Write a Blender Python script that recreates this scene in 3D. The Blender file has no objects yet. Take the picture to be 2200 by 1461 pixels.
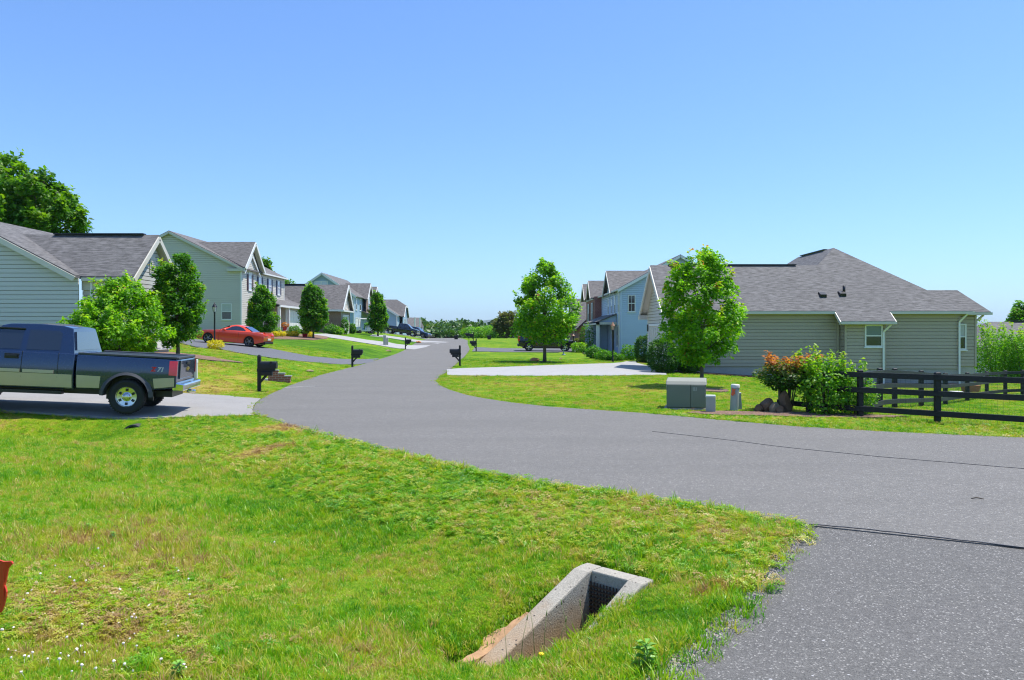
import bpy, bmesh, math, random
import numpy as np
from mathutils import Vector, Matrix
sc = bpy.context.scene
COL = sc.collection
R = math.radians
# ------------------------------------------------------------------ camera, sky, sun, exposure
F, CX, HY, CAMZ = 1700.0, 1100.0, 712.0, 1.9          # focal length and horizon in photograph pixels (2200 wide)
cd = bpy.data.cameras.new("camera"); cam = bpy.data.objects.new("camera", cd); COL.objects.link(cam)
cam.location = (0, 0, CAMZ); cam.rotation_euler = (R(90), 0, 0)
cd.sensor_width = 36; cd.lens = F/2200*36; cd.shift_y = -(730.5-HY)/2200
cd.clip_start = 0.1; cd.clip_end = 20000
sc.camera = cam
SUNV = Vector((0.37, 0.13, 1.0)).normalized()
EL, AZ = math.asin(SUNV.z), math.atan2(SUNV.x, SUNV.y)
w = bpy.data.worlds.new("World"); sc.world = w; w.use_nodes = True
nt = w.node_tree; bg = nt.nodes["Background"]
sky = nt.nodes.new("ShaderNodeTexSky"); sky.sky_type = 'NISHITA'; sky.sun_disc = False
sky.sun_elevation = EL; sky.sun_rotation = AZ; sky.altitude = 0; sky.air_density = 1.0; sky.dust_density = 0.6; sky.ozone_density = 1.0
gm = nt.nodes.new("ShaderNodeGamma"); gm.inputs[1].default_value = .88; nt.links.new(sky.outputs[0], gm.inputs[0])
tn = nt.nodes.new("ShaderNodeMix"); tn.data_type = 'RGBA'; tn.blend_type = 'MULTIPLY'; tn.inputs[0].default_value = 1; tn.inputs[7].default_value = (.405, .575, .83, 1)
nt.links.new(gm.outputs[0], tn.inputs[6]); nt.links.new(tn.outputs[2], bg.inputs[0]); bg.inputs[1].default_value = 0.15
sl = bpy.data.lights.new("sun", 'SUN'); sl.energy = 3.0; sl.angle = R(0.5); sl.color = (1, .96, .88)
so = bpy.data.objects.new("sun", sl); COL.objects.link(so); so.rotation_euler = SUNV.to_track_quat('Z', 'Y').to_euler()
sc.view_settings.view_transform = 'Standard'; sc.view_settings.look = 'None'
sc.view_settings.exposure = 1.1; sc.view_settings.gamma = 1
sc.render.engine = 'CYCLES'
try:
    sc.cycles.use_denoising = True; sc.cycles.filter_width = 1.15; sc.cycles.max_bounces = 8; sc.cycles.transparent_max_bounces = 8
    sc.cycles.sample_clamp_indirect = 6
except Exception: pass

# ------------------------------------------------------------------ object helpers
def tag(o, label=None, cat=None, group=None, kind=None):
    if label: o["label"] = label
    if cat: o["category"] = cat
    if group: o["group"] = group
    if kind: o["kind"] = kind
    return o
def thing(name, label, cat, loc=(0, 0, 0), rz=0, group=None):
    o = bpy.data.objects.new(name, None); COL.objects.link(o); o.empty_display_size = .3
    o.location = loc; o.rotation_euler = (0, 0, rz)
    return tag(o, label, cat, group)
def put(me, name, parent=None, world=False):
    o = bpy.data.objects.new(name, me); COL.objects.link(o)
    if parent is not None:
        o.parent = parent
        if world and parent.type == 'EMPTY':
            o.matrix_parent_inverse = (Matrix.Translation(parent.location) @ parent.rotation_euler.to_matrix().to_4x4()).inverted()
    return o
def copy_tree(o, parent=None):
    c = o.copy(); COL.objects.link(c)
    if parent is not None: c.parent = parent
    for ch in list(o.children): copy_tree(ch, c)
    return c
def sstep(a, b, x):
    t = np.clip((np.asarray(x, float)-a)/(b-a), 0, 1); return t*t*(3-2*t)

class MB:
    """collects faces with uv and a material index; build() links them as one mesh object"""
    def __init__(s): s.v = []; s.f = []; s.uv = []; s.m = []; s.s = []
    def face(s, pts, uv=None, m=0, smooth=False):
        i = len(s.v); s.v += [tuple(p) for p in pts]; s.f.append(tuple(range(i, i+len(pts)))); s.m.append(m); s.s.append(smooth)
        if uv is None:
            a = Vector(pts[0]); n = Vector((0, 0, 0))
            for k in range(1, len(pts)-1): n += (Vector(pts[k])-a).cross(Vector(pts[k+1])-a)
            n = n.normalized() if n.length > 1e-12 else Vector((0, 0, 1))
            u = Vector((0, 0, 1)).cross(n)
            u = u.normalized() if u.length > 1e-3 else Vector((1, 0, 0))
            vv = n.cross(u); uv = [(Vector(p).dot(u), Vector(p).dot(vv)) for p in pts]
        s.uv.append(uv); return s
    def box(s, x0, x1, y0, y1, z0, z1, m=0):
        return s.hexa([(x0, y0, z0), (x1, y0, z0), (x1, y1, z0), (x0, y1, z0), (x0, y0, z1), (x1, y0, z1), (x1, y1, z1), (x0, y1, z1)], m)
    def hexa(s, c, m=0):
        for q in ((3, 2, 1, 0), (4, 5, 6, 7), (0, 1, 5, 4), (1, 2, 6, 5), (2, 3, 7, 6), (3, 0, 4, 7)): s.face([c[i] for i in q], m=m)
        return s
    def bar(s, a, b, w, h, up=(0, 0, 1), m=0):
        a, b = Vector(a), Vector(b); d = (b-a).normalized(); r = d.cross(Vector(up))
        if r.length < 1e-3: r = d.cross(Vector((1, 0, 0)))
        r.normalize(); u = r.cross(d); r *= w/2; u *= h/2
        return s.hexa([a-r-u, a+r-u, b+r-u, b-r-u, a-r+u, a+r+u, b+r+u, b-r+u], m)
    def slab(s, pts, t=.12, m=0, mside=None):
        """planar polygon (any winding) given thickness t straight down"""
        ms = m if mside is None else mside
        n = Vector((0, 0, 0)); a = Vector(pts[0])
        for k in range(1, len(pts)-1): n += (Vector(pts[k])-a).cross(Vector(pts[k+1])-a)
        if n.z < 0: pts = pts[::-1]
        lo = [(p[0], p[1], p[2]-t) for p in pts]
        s.face(pts, m=m); s.face(lo[::-1], m=ms)
        for i in range(len(pts)):
            j = (i+1) % len(pts); s.face([pts[i], lo[i], lo[j], pts[j]], m=ms)
        return s
    def prism(s, poly, o, ux, uy, uz, d, m=0):
        """2-D polygon in plane (ux,uy) at o, pushed d along uz"""
        o, ux, uy, uz = map(Vector, (o, ux, uy, uz))
        a = [o+ux*p[0]+uy*p[1] for p in poly]; b = [p+uz*d for p in a]
        flip = ux.cross(uy).dot(uz)*d > 0
        area = sum(poly[i][0]*poly[(i+1) % len(poly)][1]-poly[(i+1) % len(poly)][0]*poly[i][1] for i in range(len(poly)))
        if area < 0: a, b = a[::-1], b[::-1]
        s.face(b if flip else b[::-1], m=m); s.face(a[::-1] if flip else a, m=m)
        for i in range(len(a)):
            j = (i+1) % len(a); q = [a[i], a[j], b[j], b[i]]; s.face(q if flip else q[::-1], m=m)
        return s
    def tube(s, pts, rad, n=8, m=0, cap=True):
        pts = [Vector(p) for p in pts]; rings = []; prev = None
        for i, p in enumerate(pts):
            d = (pts[min(i+1, len(pts)-1)]-pts[max(i-1, 0)]).normalized()
            if prev is None: r = d.orthogonal().normalized()
            else: r = (prev-d*prev.dot(d)).normalized()
            prev = r; u = d.cross(r); rr = rad[i] if hasattr(rad, '__len__') else rad
            rings.append([p+(r*math.cos(2*math.pi*k/n)+u*math.sin(2*math.pi*k/n))*rr for k in range(n)])
        for a, b in zip(rings, rings[1:]):
            for k in range(n): s.face([a[k], a[(k+1) % n], b[(k+1) % n], b[k]], m=m, smooth=True)
        if cap: s.face(rings[0][::-1], m=m); s.face(rings[-1], m=m)
        return s
    def lathe(s, prof, o=(0, 0, 0), axis='z', n=24, m=0):
        o = Vector(o); rings = []
        for r, h in prof:
            ring = []
            for k in range(n):
                c, d = r*math.cos(2*math.pi*k/n), r*math.sin(2*math.pi*k/n)
                ring.append(o+Vector((c, d, h) if axis == 'z' else (d, h, c)))
            rings.append(ring)
        for a, b in zip(rings, rings[1:]):
            for k in range(n): s.face([a[k], a[(k+1) % n], b[(k+1) % n], b[k]], m=m, smooth=True)
        return s
    def build(s, name, mats, parent=None, world=True, bevel=0, seg=2, weld=True, smooth_angle=None):
        me = bpy.data.meshes.new(name); me.from_pydata(s.v, [], s.f)
        for mt in (mats if isinstance(mats, (list, tuple)) else [mats]): me.materials.append(mt)
        uvl = me.uv_layers.new(name="UVMap"); flat = [c for f in s.uv for p in f for c in p]; uvl.data.foreach_set("uv", flat)
        me.polygons.foreach_set("material_index", s.m); me.polygons.foreach_set("use_smooth", s.s)
        if weld:
            bm = bmesh.new(); bm.from_mesh(me); bmesh.ops.remove_doubles(bm, verts=bm.verts, dist=1e-5)
            if bevel or smooth_angle: bmesh.ops.recalc_face_normals(bm, faces=bm.faces)
            bm.to_mesh(me); bm.free()
        if smooth_angle:
            me.polygons.foreach_set("use_smooth", [True]*len(me.polygons)); me.set_sharp_from_angle(angle=R(smooth_angle))
        o = put(me, name, parent, world)
        if bevel:
            b = o.modifiers.new("bevel", 'BEVEL'); b.width = bevel; b.segments = seg; b.limit_method = 'ANGLE'; b.angle_limit = R(35)
        return o

# ------------------------------------------------------------------ materials
def newmat(name):
    m = bpy.data.materials.new(name); m.use_nodes = True
    return m, m.node_tree, m.node_tree.nodes["Principled BSDF"]
def N(nt, t, **k):
    n = nt.nodes.new(t)
    for a, b in k.items(): setattr(n, a, b)
    return n
def noise(nt, vec, scale, detail=4, rough=.55):
    n = N(nt, "ShaderNodeTexNoise"); n.inputs["Scale"].default_value = scale; n.inputs["Detail"].default_value = detail; n.inputs["Roughness"].default_value = rough
    if vec is not None: nt.links.new(vec, n.inputs["Vector"])
    return n.outputs["Fac"]
def ramp(nt, fac, stops):
    r = N(nt, "ShaderNodeValToRGB"); e = r.color_ramp.elements
    while len(e) < len(stops): e.new(0.5)
    for el, (p, c) in zip(e, stops): el.position = p; el.color = (*c, 1) if len(c) == 3 else c
    nt.links.new(fac, r.inputs[0]); return r.outputs[0]
def mixc(nt, fac, a, b, mode='MIX'):
    n = N(nt, "ShaderNodeMix", data_type='RGBA', blend_type=mode)
    for sk, v in ((n.inputs[0], fac), (n.inputs[6], a), (n.inputs[7], b)):
        if hasattr(v, "is_linked"): nt.links.new(v, sk)
        elif isinstance(v, (int, float)): sk.default_value = v
        else: sk.default_value = (*v, 1)
    return n.outputs[2]
def mth(nt, op, a, b=0.0, clamp=False):
    n = N(nt, "ShaderNodeMath", operation=op, use_clamp=clamp)
    for sk, v in ((n.inputs[0], a), (n.inputs[1], b)):
        if hasattr(v, "is_linked"): nt.links.new(v, sk)
        else: sk.default_value = v
    return n.outputs[0]
def bump(nt, bs, h, strength=.3, dist=.02):
    b = N(nt, "ShaderNodeBump"); b.inputs["Strength"].default_value = strength; b.inputs["Distance"].default_value = dist
    nt.links.new(h, b.inputs["Height"]); nt.links.new(b.outputs[0], bs.inputs["Normal"])
def objco(nt): return N(nt, "ShaderNodeTexCoord").outputs["Object"]
def pos(nt): return N(nt, "ShaderNodeNewGeometry").outputs["Position"]
def M(name, col, rough=.6, metal=0., var=.12, scale=2.5, bmp=0., bscale=30., coat=0., spec=.5):
    m, nt, bs = newmat(name); co = objco(nt)
    f = noise(nt, co, scale, 5)
    c = mixc(nt, f, [c*(1-var) for c in col], [min(1, c*(1+var)) for c in col]); nt.links.new(c, bs.inputs["Base Color"])
    bs.inputs["Roughness"].default_value = rough; bs.inputs["Metallic"].default_value = metal
    bs.inputs["Coat Weight"].default_value = coat; bs.inputs["Coat Roughness"].default_value = .05; bs.inputs["Specular IOR Level"].default_value = spec
    if bmp: bump(nt, bs, noise(nt, co, bscale, 4), bmp, .02)
    return m
def siding_mat(name, col, var=.06):
    m, nt, bs = newmat(name); co = objco(nt)
    mp = N(nt, "ShaderNodeMapping"); mp.inputs["Scale"].default_value = (.6, .6, 6.06); nt.links.new(co, mp.inputs[0])
    f = noise(nt, mp.outputs[0], 1.0, 2); g = noise(nt, co, .5, 4)
    c = mixc(nt, f, [x*(1-var) for x in col], [x*(1+var) for x in col])
    c = mixc(nt, mth(nt, 'MULTIPLY', g, .25), c, [x*.75 for x in col])
    nt.links.new(c, bs.inputs["Base Color"]); bs.inputs["Roughness"].default_value = .55
    bump(nt, bs, noise(nt, co, 60, 2), .05, .01); return m
def shingle_mat(name, a, b):
    m, nt, bs = newmat(name); uv = N(nt, "ShaderNodeUVMap").outputs[0]
    br = N(nt, "ShaderNodeTexBrick"); br.offset = .5; nt.links.new(uv, br.inputs["Vector"])
    br.inputs["Color1"].default_value = (*a, 1); br.inputs["Color2"].default_value = (*b, 1); br.inputs["Mortar"].default_value = (*[x*.45 for x in a], 1)
    br.inputs["Scale"].default_value = 1; br.inputs["Mortar Size"].default_value = .006; br.inputs["Brick Width"].default_value = .34; br.inputs["Row Height"].default_value = .15
    mp = N(nt, "ShaderNodeMapping"); mp.inputs["Scale"].default_value = (1.5, 6.6, 1); nt.links.new(uv, mp.inputs[0])
    st = noise(nt, mp.outputs[0], 1.5, 3, .65); big = noise(nt, uv, .35, 3); gr = noise(nt, uv, 70, 2)
    c = mixc(nt, ramp(nt, st, [(.40, (0, 0, 0)), (.66, (1, 1, 1))]), br.outputs[0], [x*1.9 for x in b])
    c = mixc(nt, mth(nt, 'MULTIPLY', big, .5), c, [x*.6 for x in a])
    c = mixc(nt, .5, c, ramp(nt, gr, [(.2, (.45, .45, .45)), (.8, (1.6, 1.6, 1.6))]), 'MULTIPLY')
    c = mixc(nt, 1.0, c, (.74, .74, .76), 'MULTIPLY')
    nt.links.new(c, bs.inputs["Base Color"]); bs.inputs["Roughness"].default_value = .85
    bump(nt, bs, br.outputs["Fac"], -.5, .02); return m
def brick_mat(name, a, b, mortar=(.5, .46, .4)):
    m, nt, bs = newmat(name); uv = N(nt, "ShaderNodeUVMap").outputs[0]
    br = N(nt, "ShaderNodeTexBrick"); nt.links.new(uv, br.inputs["Vector"])
    br.inputs["Color1"].default_value = (*a, 1); br.inputs["Color2"].default_value = (*b, 1); br.inputs["Mortar"].default_value = (*mortar, 1)
    br.inputs["Scale"].default_value = 1; br.inputs["Mortar Size"].default_value = .008; br.inputs["Brick Width"].default_value = .21; br.inputs["Row Height"].default_value = .075
    c = mixc(nt, noise(nt, uv, 1.5, 4), br.outputs[0], [x*.7 for x in a])
    nt.links.new(c, bs.inputs["Base Color"]); bs.inputs["Roughness"].default_value = .85; bump(nt, bs, br.outputs["Fac"], -.4, .01); return m
def leaf_mat(name, stops, trans=.5, rough=.45):
    m, nt, bs = newmat(name)
    at = N(nt, "ShaderNodeAttribute", attribute_name="tint"); c = ramp(nt, at.outputs["Fac"], stops)
    nt.links.new(c, bs.inputs["Base Color"]); bs.inputs["Roughness"].default_value = rough; bs.inputs["Specular IOR Level"].default_value = .35
    tr = N(nt, "ShaderNodeBsdfTranslucent"); c2 = mixc(nt, 1.0, c, (1.5, 1.55, .5), 'MULTIPLY'); nt.links.new(c2, tr.inputs[0])
    mx = N(nt, "ShaderNodeMixShader"); mx.inputs[0].default_value = trans
    nt.links.new(bs.outputs[0], mx.inputs[1]); nt.links.new(tr.outputs[0], mx.inputs[2]); nt.links.new(mx.outputs[0], nt.nodes["Material Output"].inputs[0]); return m
# grass colour from place: green with worn yellow and straw patches, shared by the turf and the blades
SPOTS = [(-13, 28, 6, .30), (-9.5, 24.5, 3, .32), (-14, 16.9, 5, .26), (-4.4, 15.6, 1.2, .5), (-4.35, 13.1, .7, .45), (-4.0, 13.3, .5, .4), (1.4, 5.9, .5, .2), (2.1, 7.3, .8, .12), (-16, 46, 6, .12), (4, 25, 7, .10), (-3.6, 7.6, 1.9, .22), (-.6, 5.35, .8, .30), (-2.9, 5.4, 1.3, .18), (.9, 8.2, 1.3, .14), (1.0, 30, 7, .12),
         (-14, 62, 14, -.22), (-13, 95, 16, -.22), (0, 52, 8, -.12), (-2, 9.5, 2.6, -.12), (1.2, 5.2, 1.1, -.1), (14, 25, 8, -.12)]
def lawn_color(nt):
    p = pos(nt); n1 = noise(nt, p, .55, 5, .6); n2 = noise(nt, p, 4.5, 4, .6)
    n0 = noise(nt, p, 1.7, 4, .6); f = mth(nt, 'ADD', mth(nt, 'ADD', mth(nt, 'MULTIPLY', n1, .8), mth(nt, 'MULTIPLY', n2, .5)), mth(nt, 'MULTIPLY', n0, .55)); f = mth(nt, 'SUBTRACT', f, .42)
    for x, y, r, a in SPOTS:
        d = N(nt, "ShaderNodeVectorMath", operation='DISTANCE'); nt.links.new(p, d.inputs[0]); d.inputs[1].default_value = (x, y, 0)
        mr = N(nt, "ShaderNodeMapRange", interpolation_type='SMOOTHSTEP'); nt.links.new(d.outputs["Value"], mr.inputs[0])
        mr.inputs[1].default_value = r; mr.inputs[2].default_value = 0; mr.inputs[3].default_value = 0; mr.inputs[4].default_value = a
        f = mth(nt, 'ADD', f, mth(nt, 'MULTIPLY', mr.outputs[0], mth(nt, 'ADD', n2, .5)))
    return f, p
GREENS = [(.26, (.05, .15, .006)), (.43, (.105, .24, .007)), (.57, (.18, .30, .010)), (.70, (.29, .31, .030)), (.84, (.38, .30, .075))]
BLADES = [(.18, (.08, .27, .006)), (.36, (.17, .40, .008)), (.52, (.30, .47, .010)), (.66, (.45, .46, .03)), (.80, (.56, .43, .15)), (1., (.34, .20, .10))]
def turf_mat():
    m, nt, bs = newmat("turf"); f, p = lawn_color(nt)
    n3 = noise(nt, p, 26, 5, .7); f2 = mth(nt, 'ADD', f, mth(nt, 'MULTIPLY', mth(nt, 'SUBTRACT', n3, .5), .55))
    c = ramp(nt, f2, GREENS); c = mixc(nt, .7, c, ramp(nt, noise(nt, p, 60, 3), [(.25, (.25, .22, .18)), (.75, (1.45, 1.4, 1.3))]), 'MULTIPLY')
    nt.links.new(c, bs.inputs["Base Color"]); bs.inputs["Roughness"].default_value = .9; bs.inputs["Specular IOR Level"].default_value = .1
    h = mth(nt, 'ADD', noise(nt, p, 45, 4, .7), n3); bump(nt, bs, h, .7, .04); return m
def blade_mat():
    m, nt, bs = newmat("grass_blade"); f, p = lawn_color(nt)
    rnd = N(nt, "ShaderNodeObjectInfo").outputs["Random"]
    f2 = mth(nt, 'ADD', f, mth(nt, 'MULTIPLY', mth(nt, 'SUBTRACT', rnd, .45), .58))
    c = ramp(nt, f2, BLADES); nt.links.new(c, bs.inputs["Base Color"]); bs.inputs["Roughness"].default_value = .4; bs.inputs["Specular IOR Level"].default_value = .4
    tr = N(nt, "ShaderNodeBsdfTranslucent"); nt.links.new(mixc(nt, 1.0, c, (1.3, 1.35, .6), 'MULTIPLY'), tr.inputs[0])
    mx = N(nt, "ShaderNodeMixShader"); mx.inputs[0].default_value = .42
    nt.links.new(bs.outputs[0], mx.inputs[1]); nt.links.new(tr.outputs[0], mx.inputs[2]); nt.links.new(mx.outputs[0], nt.nodes["Material Output"].inputs[0]); return m
def asphalt_mat(name, lo, hi, grain=90, fleck=.5, track=.3):
    m, nt, bs = newmat(name); p = pos(nt)
    g = noise(nt, p, grain, 3, .75); v = N(nt, "ShaderNodeTexVoronoi"); v.inputs["Scale"].default_value = grain*1.25; nt.links.new(p, v.inputs["Vector"])
    mpb = N(nt, "ShaderNodeMapping"); mpb.inputs["Rotation"].default_value = (0, 0, .45); mpb.inputs["Scale"].default_value = (.35, 1.3, 1); nt.links.new(p, mpb.inputs[0]); big = noise(nt, mpb.outputs[0], .45, 6, .65); mid = noise(nt, p, 1.6, 5, .6)
    c = mixc(nt, ramp(nt, g, [(.3, (0, 0, 0)), (.7, (1, 1, 1))]), lo, hi)
    c = mixc(nt, mth(nt, 'MULTIPLY', ramp(nt, v.outputs["Color"], [(.80, (0, 0, 0)), (.86, (1, 1, 1))]), fleck), c, [x*2.2 for x in hi])
    c = mixc(nt, mth(nt, 'MULTIPLY', ramp(nt, big, [(.4, (0, 0, 0)), (.65, (1, 1, 1))]), track), c, [x*.62 for x in hi])
    c = mixc(nt, mth(nt, 'MULTIPLY', mid, .25), c, [x*1.25 for x in hi])
    g2 = noise(nt, p, 17, 4, .7); c = mixc(nt, .8, c, ramp(nt, g2, [(.3, (.78, .78, .78)), (.7, (1.2, 1.2, 1.2))]), 'MULTIPLY')
    v2 = N(nt, "ShaderNodeTexVoronoi"); v2.inputs["Scale"].default_value = 24; nt.links.new(p, v2.inputs["Vector"]); c = mixc(nt, mth(nt, 'MULTIPLY', ramp(nt, v2.outputs["Color"], [(.86, (0, 0, 0)), (.9, (1, 1, 1))]), mth(nt, 'LESS_THAN', v2.outputs["Distance"], .22)), c, (.42, .41, .40))
    # faint curved tyre polish
    wv = N(nt, "ShaderNodeTexWave", wave_type='RINGS'); wv.inputs["Scale"].default_value = .12; wv.inputs["Distortion"].default_value = 2.5; wv.inputs["Detail"].default_value = 3
    mp = N(nt, "ShaderNodeMapping"); mp.inputs["Location"].default_value = (4, -27, 0); nt.links.new(p, mp.inputs[0]); nt.links.new(mp.outputs[0], wv.inputs["Vector"])
    c = mixc(nt, mth(nt, 'MULTIPLY', ramp(nt, wv.outputs["Fac"], [(.0, (1, 1, 1)), (.12, (0, 0, 0))]), track*.10), c, lo)
    nt.links.new(c, bs.inputs["Base Color"]); bs.inputs["Roughness"].default_value = .8; bs.inputs["Specular IOR Level"].default_value = .35
    bump(nt, bs, mth(nt, 'ADD', g, v.outputs["Distance"]), .5, .012); return m
def concrete_mat(name, col, bs_=.35):
    m, nt, bs = newmat(name); p = pos(nt)
    a = noise(nt, p, 1.2, 6, .65); b = noise(nt, p, 40, 4, .7)
    c = mixc(nt, a, [x*.75 for x in col], [x*1.15 for x in col]); c = mixc(nt, .5, c, ramp(nt, b, [(.3, (.6, .6, .6)), (.7, (1.35, 1.35, 1.35))]), 'MULTIPLY')
    nt.links.new(c, bs.inputs["Base Color"]); bs.inputs["Roughness"].default_value = .85; bump(nt, bs, b, bs_, .01); return m
def stained_concrete(name):
    m, nt, bs = newmat(name); p = pos(nt); a = noise(nt, p, 3.5, 6, .7); b = noise(nt, p, 70, 4, .7); sx = N(nt, "ShaderNodeSeparateXYZ"); nt.links.new(p, sx.inputs[0])
    c = mixc(nt, a, (.27, .24, .19), (.50, .46, .38)); c = mixc(nt, .6, c, ramp(nt, b, [(.3, (.55, .55, .55)), (.7, (1.35, 1.35, 1.35))]), 'MULTIPLY')
    mr = N(nt, "ShaderNodeMapRange"); nt.links.new(mth(nt, 'ADD', sx.outputs["Z"], mth(nt, 'MULTIPLY', mth(nt, 'SUBTRACT', a, .5), .5)), mr.inputs[0]); mr.inputs[1].default_value = -.16; mr.inputs[2].default_value = -.50; mr.inputs[3].default_value = 0; mr.inputs[4].default_value = .8
    c = mixc(nt, mr.outputs[0], c, (.40, .24, .115))
    v = N(nt, "ShaderNodeTexVoronoi"); v.inputs["Scale"].default_value = 16; nt.links.new(p, v.inputs["Vector"]); c = mixc(nt, mth(nt, 'LESS_THAN', v.outputs["Distance"], .13), c, (.09, .07, .055))
    nt.links.new(c, bs.inputs["Base Color"]); bs.inputs["Roughness"].default_value = .9; bump(nt, bs, mth(nt, 'ADD', b, a), .7, .015); return m
def mulch_mat(name, a, b):
    m, nt, bs = newmat(name); p = pos(nt)
    v = N(nt, "ShaderNodeTexVoronoi"); v.inputs["Scale"].default_value = 22; nt.links.new(p, v.inputs["Vector"])
    c = mixc(nt, v.outputs["Color"], a, b); c = mixc(nt, noise(nt, p, 6, 4), c, [x*.5 for x in a])
    nt.links.new(c, bs.inputs["Base Color"]); bs.inputs["Roughness"].default_value = .95; bump(nt, bs, v.outputs["Distance"], .9, .05); return m

turf = turf_mat(); blade = blade_mat()
ASPH = asphalt_mat("road_asphalt", (.080, .075, .068), (.205, .193, .174), 60, .55, .6)
DRIVE = asphalt_mat("driveway_asphalt", (.026, .0245, .023), (.185, .175, .159), 80, .85, .35)
DRIVE2 = asphalt_mat("dark_driveway", (.085, .087, .097), (.15, .152, .163), 60, .3)
PALE = concrete_mat("pale_concrete", (.36, .35, .335))
CONC = concrete_mat("concrete", (.40, .36, .29), .6)
GRAVELD = concrete_mat("pale_gravel_drive", (.29, .275, .255), .8)
FOUND = concrete_mat("foundation", (.43, .40, .35))
WHITE = M("white_trim", (.74, .73, .70), .45, var=.05)
CREAM = M("cream_trim", (.60, .56, .48), .5, var=.06)
ROOF = shingle_mat("grey_shingle", (.112, .106, .100), (.155, .147, .140))
ROOFB = shingle_mat("brown_grey_shingle", (.116, .106, .098), (.165, .152, .14))
GLASS = M("window_glass", (.022, .03, .036), .06, spec=.9, var=.3, scale=1)
BLIND = M("drawn_blind", (.42, .44, .42), .35, var=.1, scale=6, coat=.6)
BLUEGL = M("bright_blind", (.50, .54, .62), .3, var=.08, coat=.7)
NAVY = M("navy_shutter", (.012, .016, .07), .5)
DKRED = M("dark_red_shutter", (.06, .012, .02), .5)
BLACKW = M("black_stained_wood", (.009, .009, .0105), .6, var=.5, scale=14, bmp=.25, bscale=25)
BLACK = M("black_metal", (.009, .009, .011), .4)
DRAINC = stained_concrete("silt_stained_concrete")
TRUNK = M("bark", (.12, .095, .07), .9, var=.4, scale=9, bmp=.8, bscale=22)
MULCH = mulch_mat("mulch", (.22, .115, .075), (.46, .31, .22)); DMULCH = mulch_mat("dark_mulch", (.045, .028, .02), (.10, .06, .045))
CLAY = M("red_clay", (.40, .235, .12), .95, var=.55, scale=9, bmp=.8, bscale=12)
# ------------------------------------------------------------------ terrain
def G(px, py, z=0.): Y = (CAMZ-z)*F/(py-HY); return ((px-CX)*Y/F, Y)
XL = ([10, 17.9, 20.4, 22.9, 25.6, 29.4, 34.4, 44, 75, 89, 102, 130, 200, 400], [-3, -5.9, -6.7, -7.2, -7.5, -7.9, -8.3, -8.5, -10, -11, -11.7, -13.8, -20.5, -40])
XR = ([22, 26.9, 29.9, 35, 44, 75, 89, 102, 130, 200, 400], [-1.4, -2.4, -2.9, -3.0, -3.2, -4, -5, -5.7, -8, -14.5, -33])
YE = ([-4, -2.4, 0, 3.2, 5.56, 9.1, 30, 60], [30, 26.9, 20.7, 18.1, 15.75, 14.0, 3.5, -11])
DITCH = [(-40, 15.2), (-14, 15.9), (-9.2, 16.2), (-6.6, 14.6), (-3.4, 9.6), (-.35, 5.65)]
BOXC = (.0, 5.75)
def zg(x, y):
    x = np.asarray(x, float); y = np.asarray(y, float)
    z = .7*sstep(58, 106, y) - 1.3*sstep(112, 320, y)
    dl = np.interp(y, *XL)-x
    rise = np.where(dl > 0, 2.2*(1-np.exp(-np.maximum(dl, 0)/12.5)), 0)*sstep(0, 2.5, dl)
    z = z + rise*sstep(23.4, 31, y)*(1-.8*sstep(140, 260, y))
    z = z + np.clip(.058*(-7.9-x), 0, .6)*sstep(15.5, 17.5, y)*(1-sstep(26, 32, y))
    dr = np.minimum(y-np.interp(x, *YE), np.where(y > 21, x-np.interp(y, *XR), 99))
    z = z - (.10+.70*sstep(5, 21, x))*sstep(0, 15, dr)*(1-sstep(95, 140, y))
    z = z - np.clip(.085*(x-26), 0, 2.6)*sstep(20, 40, y)*(1-sstep(120, 300, y))
    # roadside ditch
    d = np.full(np.broadcast(x, y).shape, 99.)
    for (ax, ay), (bx, by) in zip(DITCH, DITCH[1:]):
        t = np.clip(((x-ax)*(bx-ax)+(y-ay)*(by-ay))/((bx-ax)**2+(by-ay)**2), 0, 1)
        d = np.minimum(d, np.hypot(x-ax-t*(bx-ax), y-ay-t*(by-ay)))
    z = z - .27*np.exp(-(d/1.25)**2)
    z = z - .17*np.exp(-((x+9.0)**2/2.4+(y-16.45)**2/.5)) - .22*np.exp(-((x+.12)**2+(y-5.6)**2)/.30)
    z = z + .10*np.exp(-((x)**2+(y-.5)**2)/6.)                    # the photographer's low bank
    return z
def at(px, py):
    """point where the sight line of a photograph pixel meets the ground"""
    dx, dz = (px-CX)/F, (HY-py)/F; t = np.concatenate([np.arange(2, 60, .05), np.arange(60, 420, .25)])
    h = CAMZ+dz*t-zg(dx*t, t); k = np.argmax(h < 0)
    if h[k] >= 0: k = len(t)-1
    a, b = t[max(k-1, 0)], t[k]
    for _ in range(25):
        c = (a+b)/2
        if CAMZ+dz*c-float(zg(dx*c, c)) < 0: b = c
        else: a = c
    return (dx*b, b, float(zg(dx*b, b)))
A2 = lambda *p: [at(px, py)[:2] for px, py in p]

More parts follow.
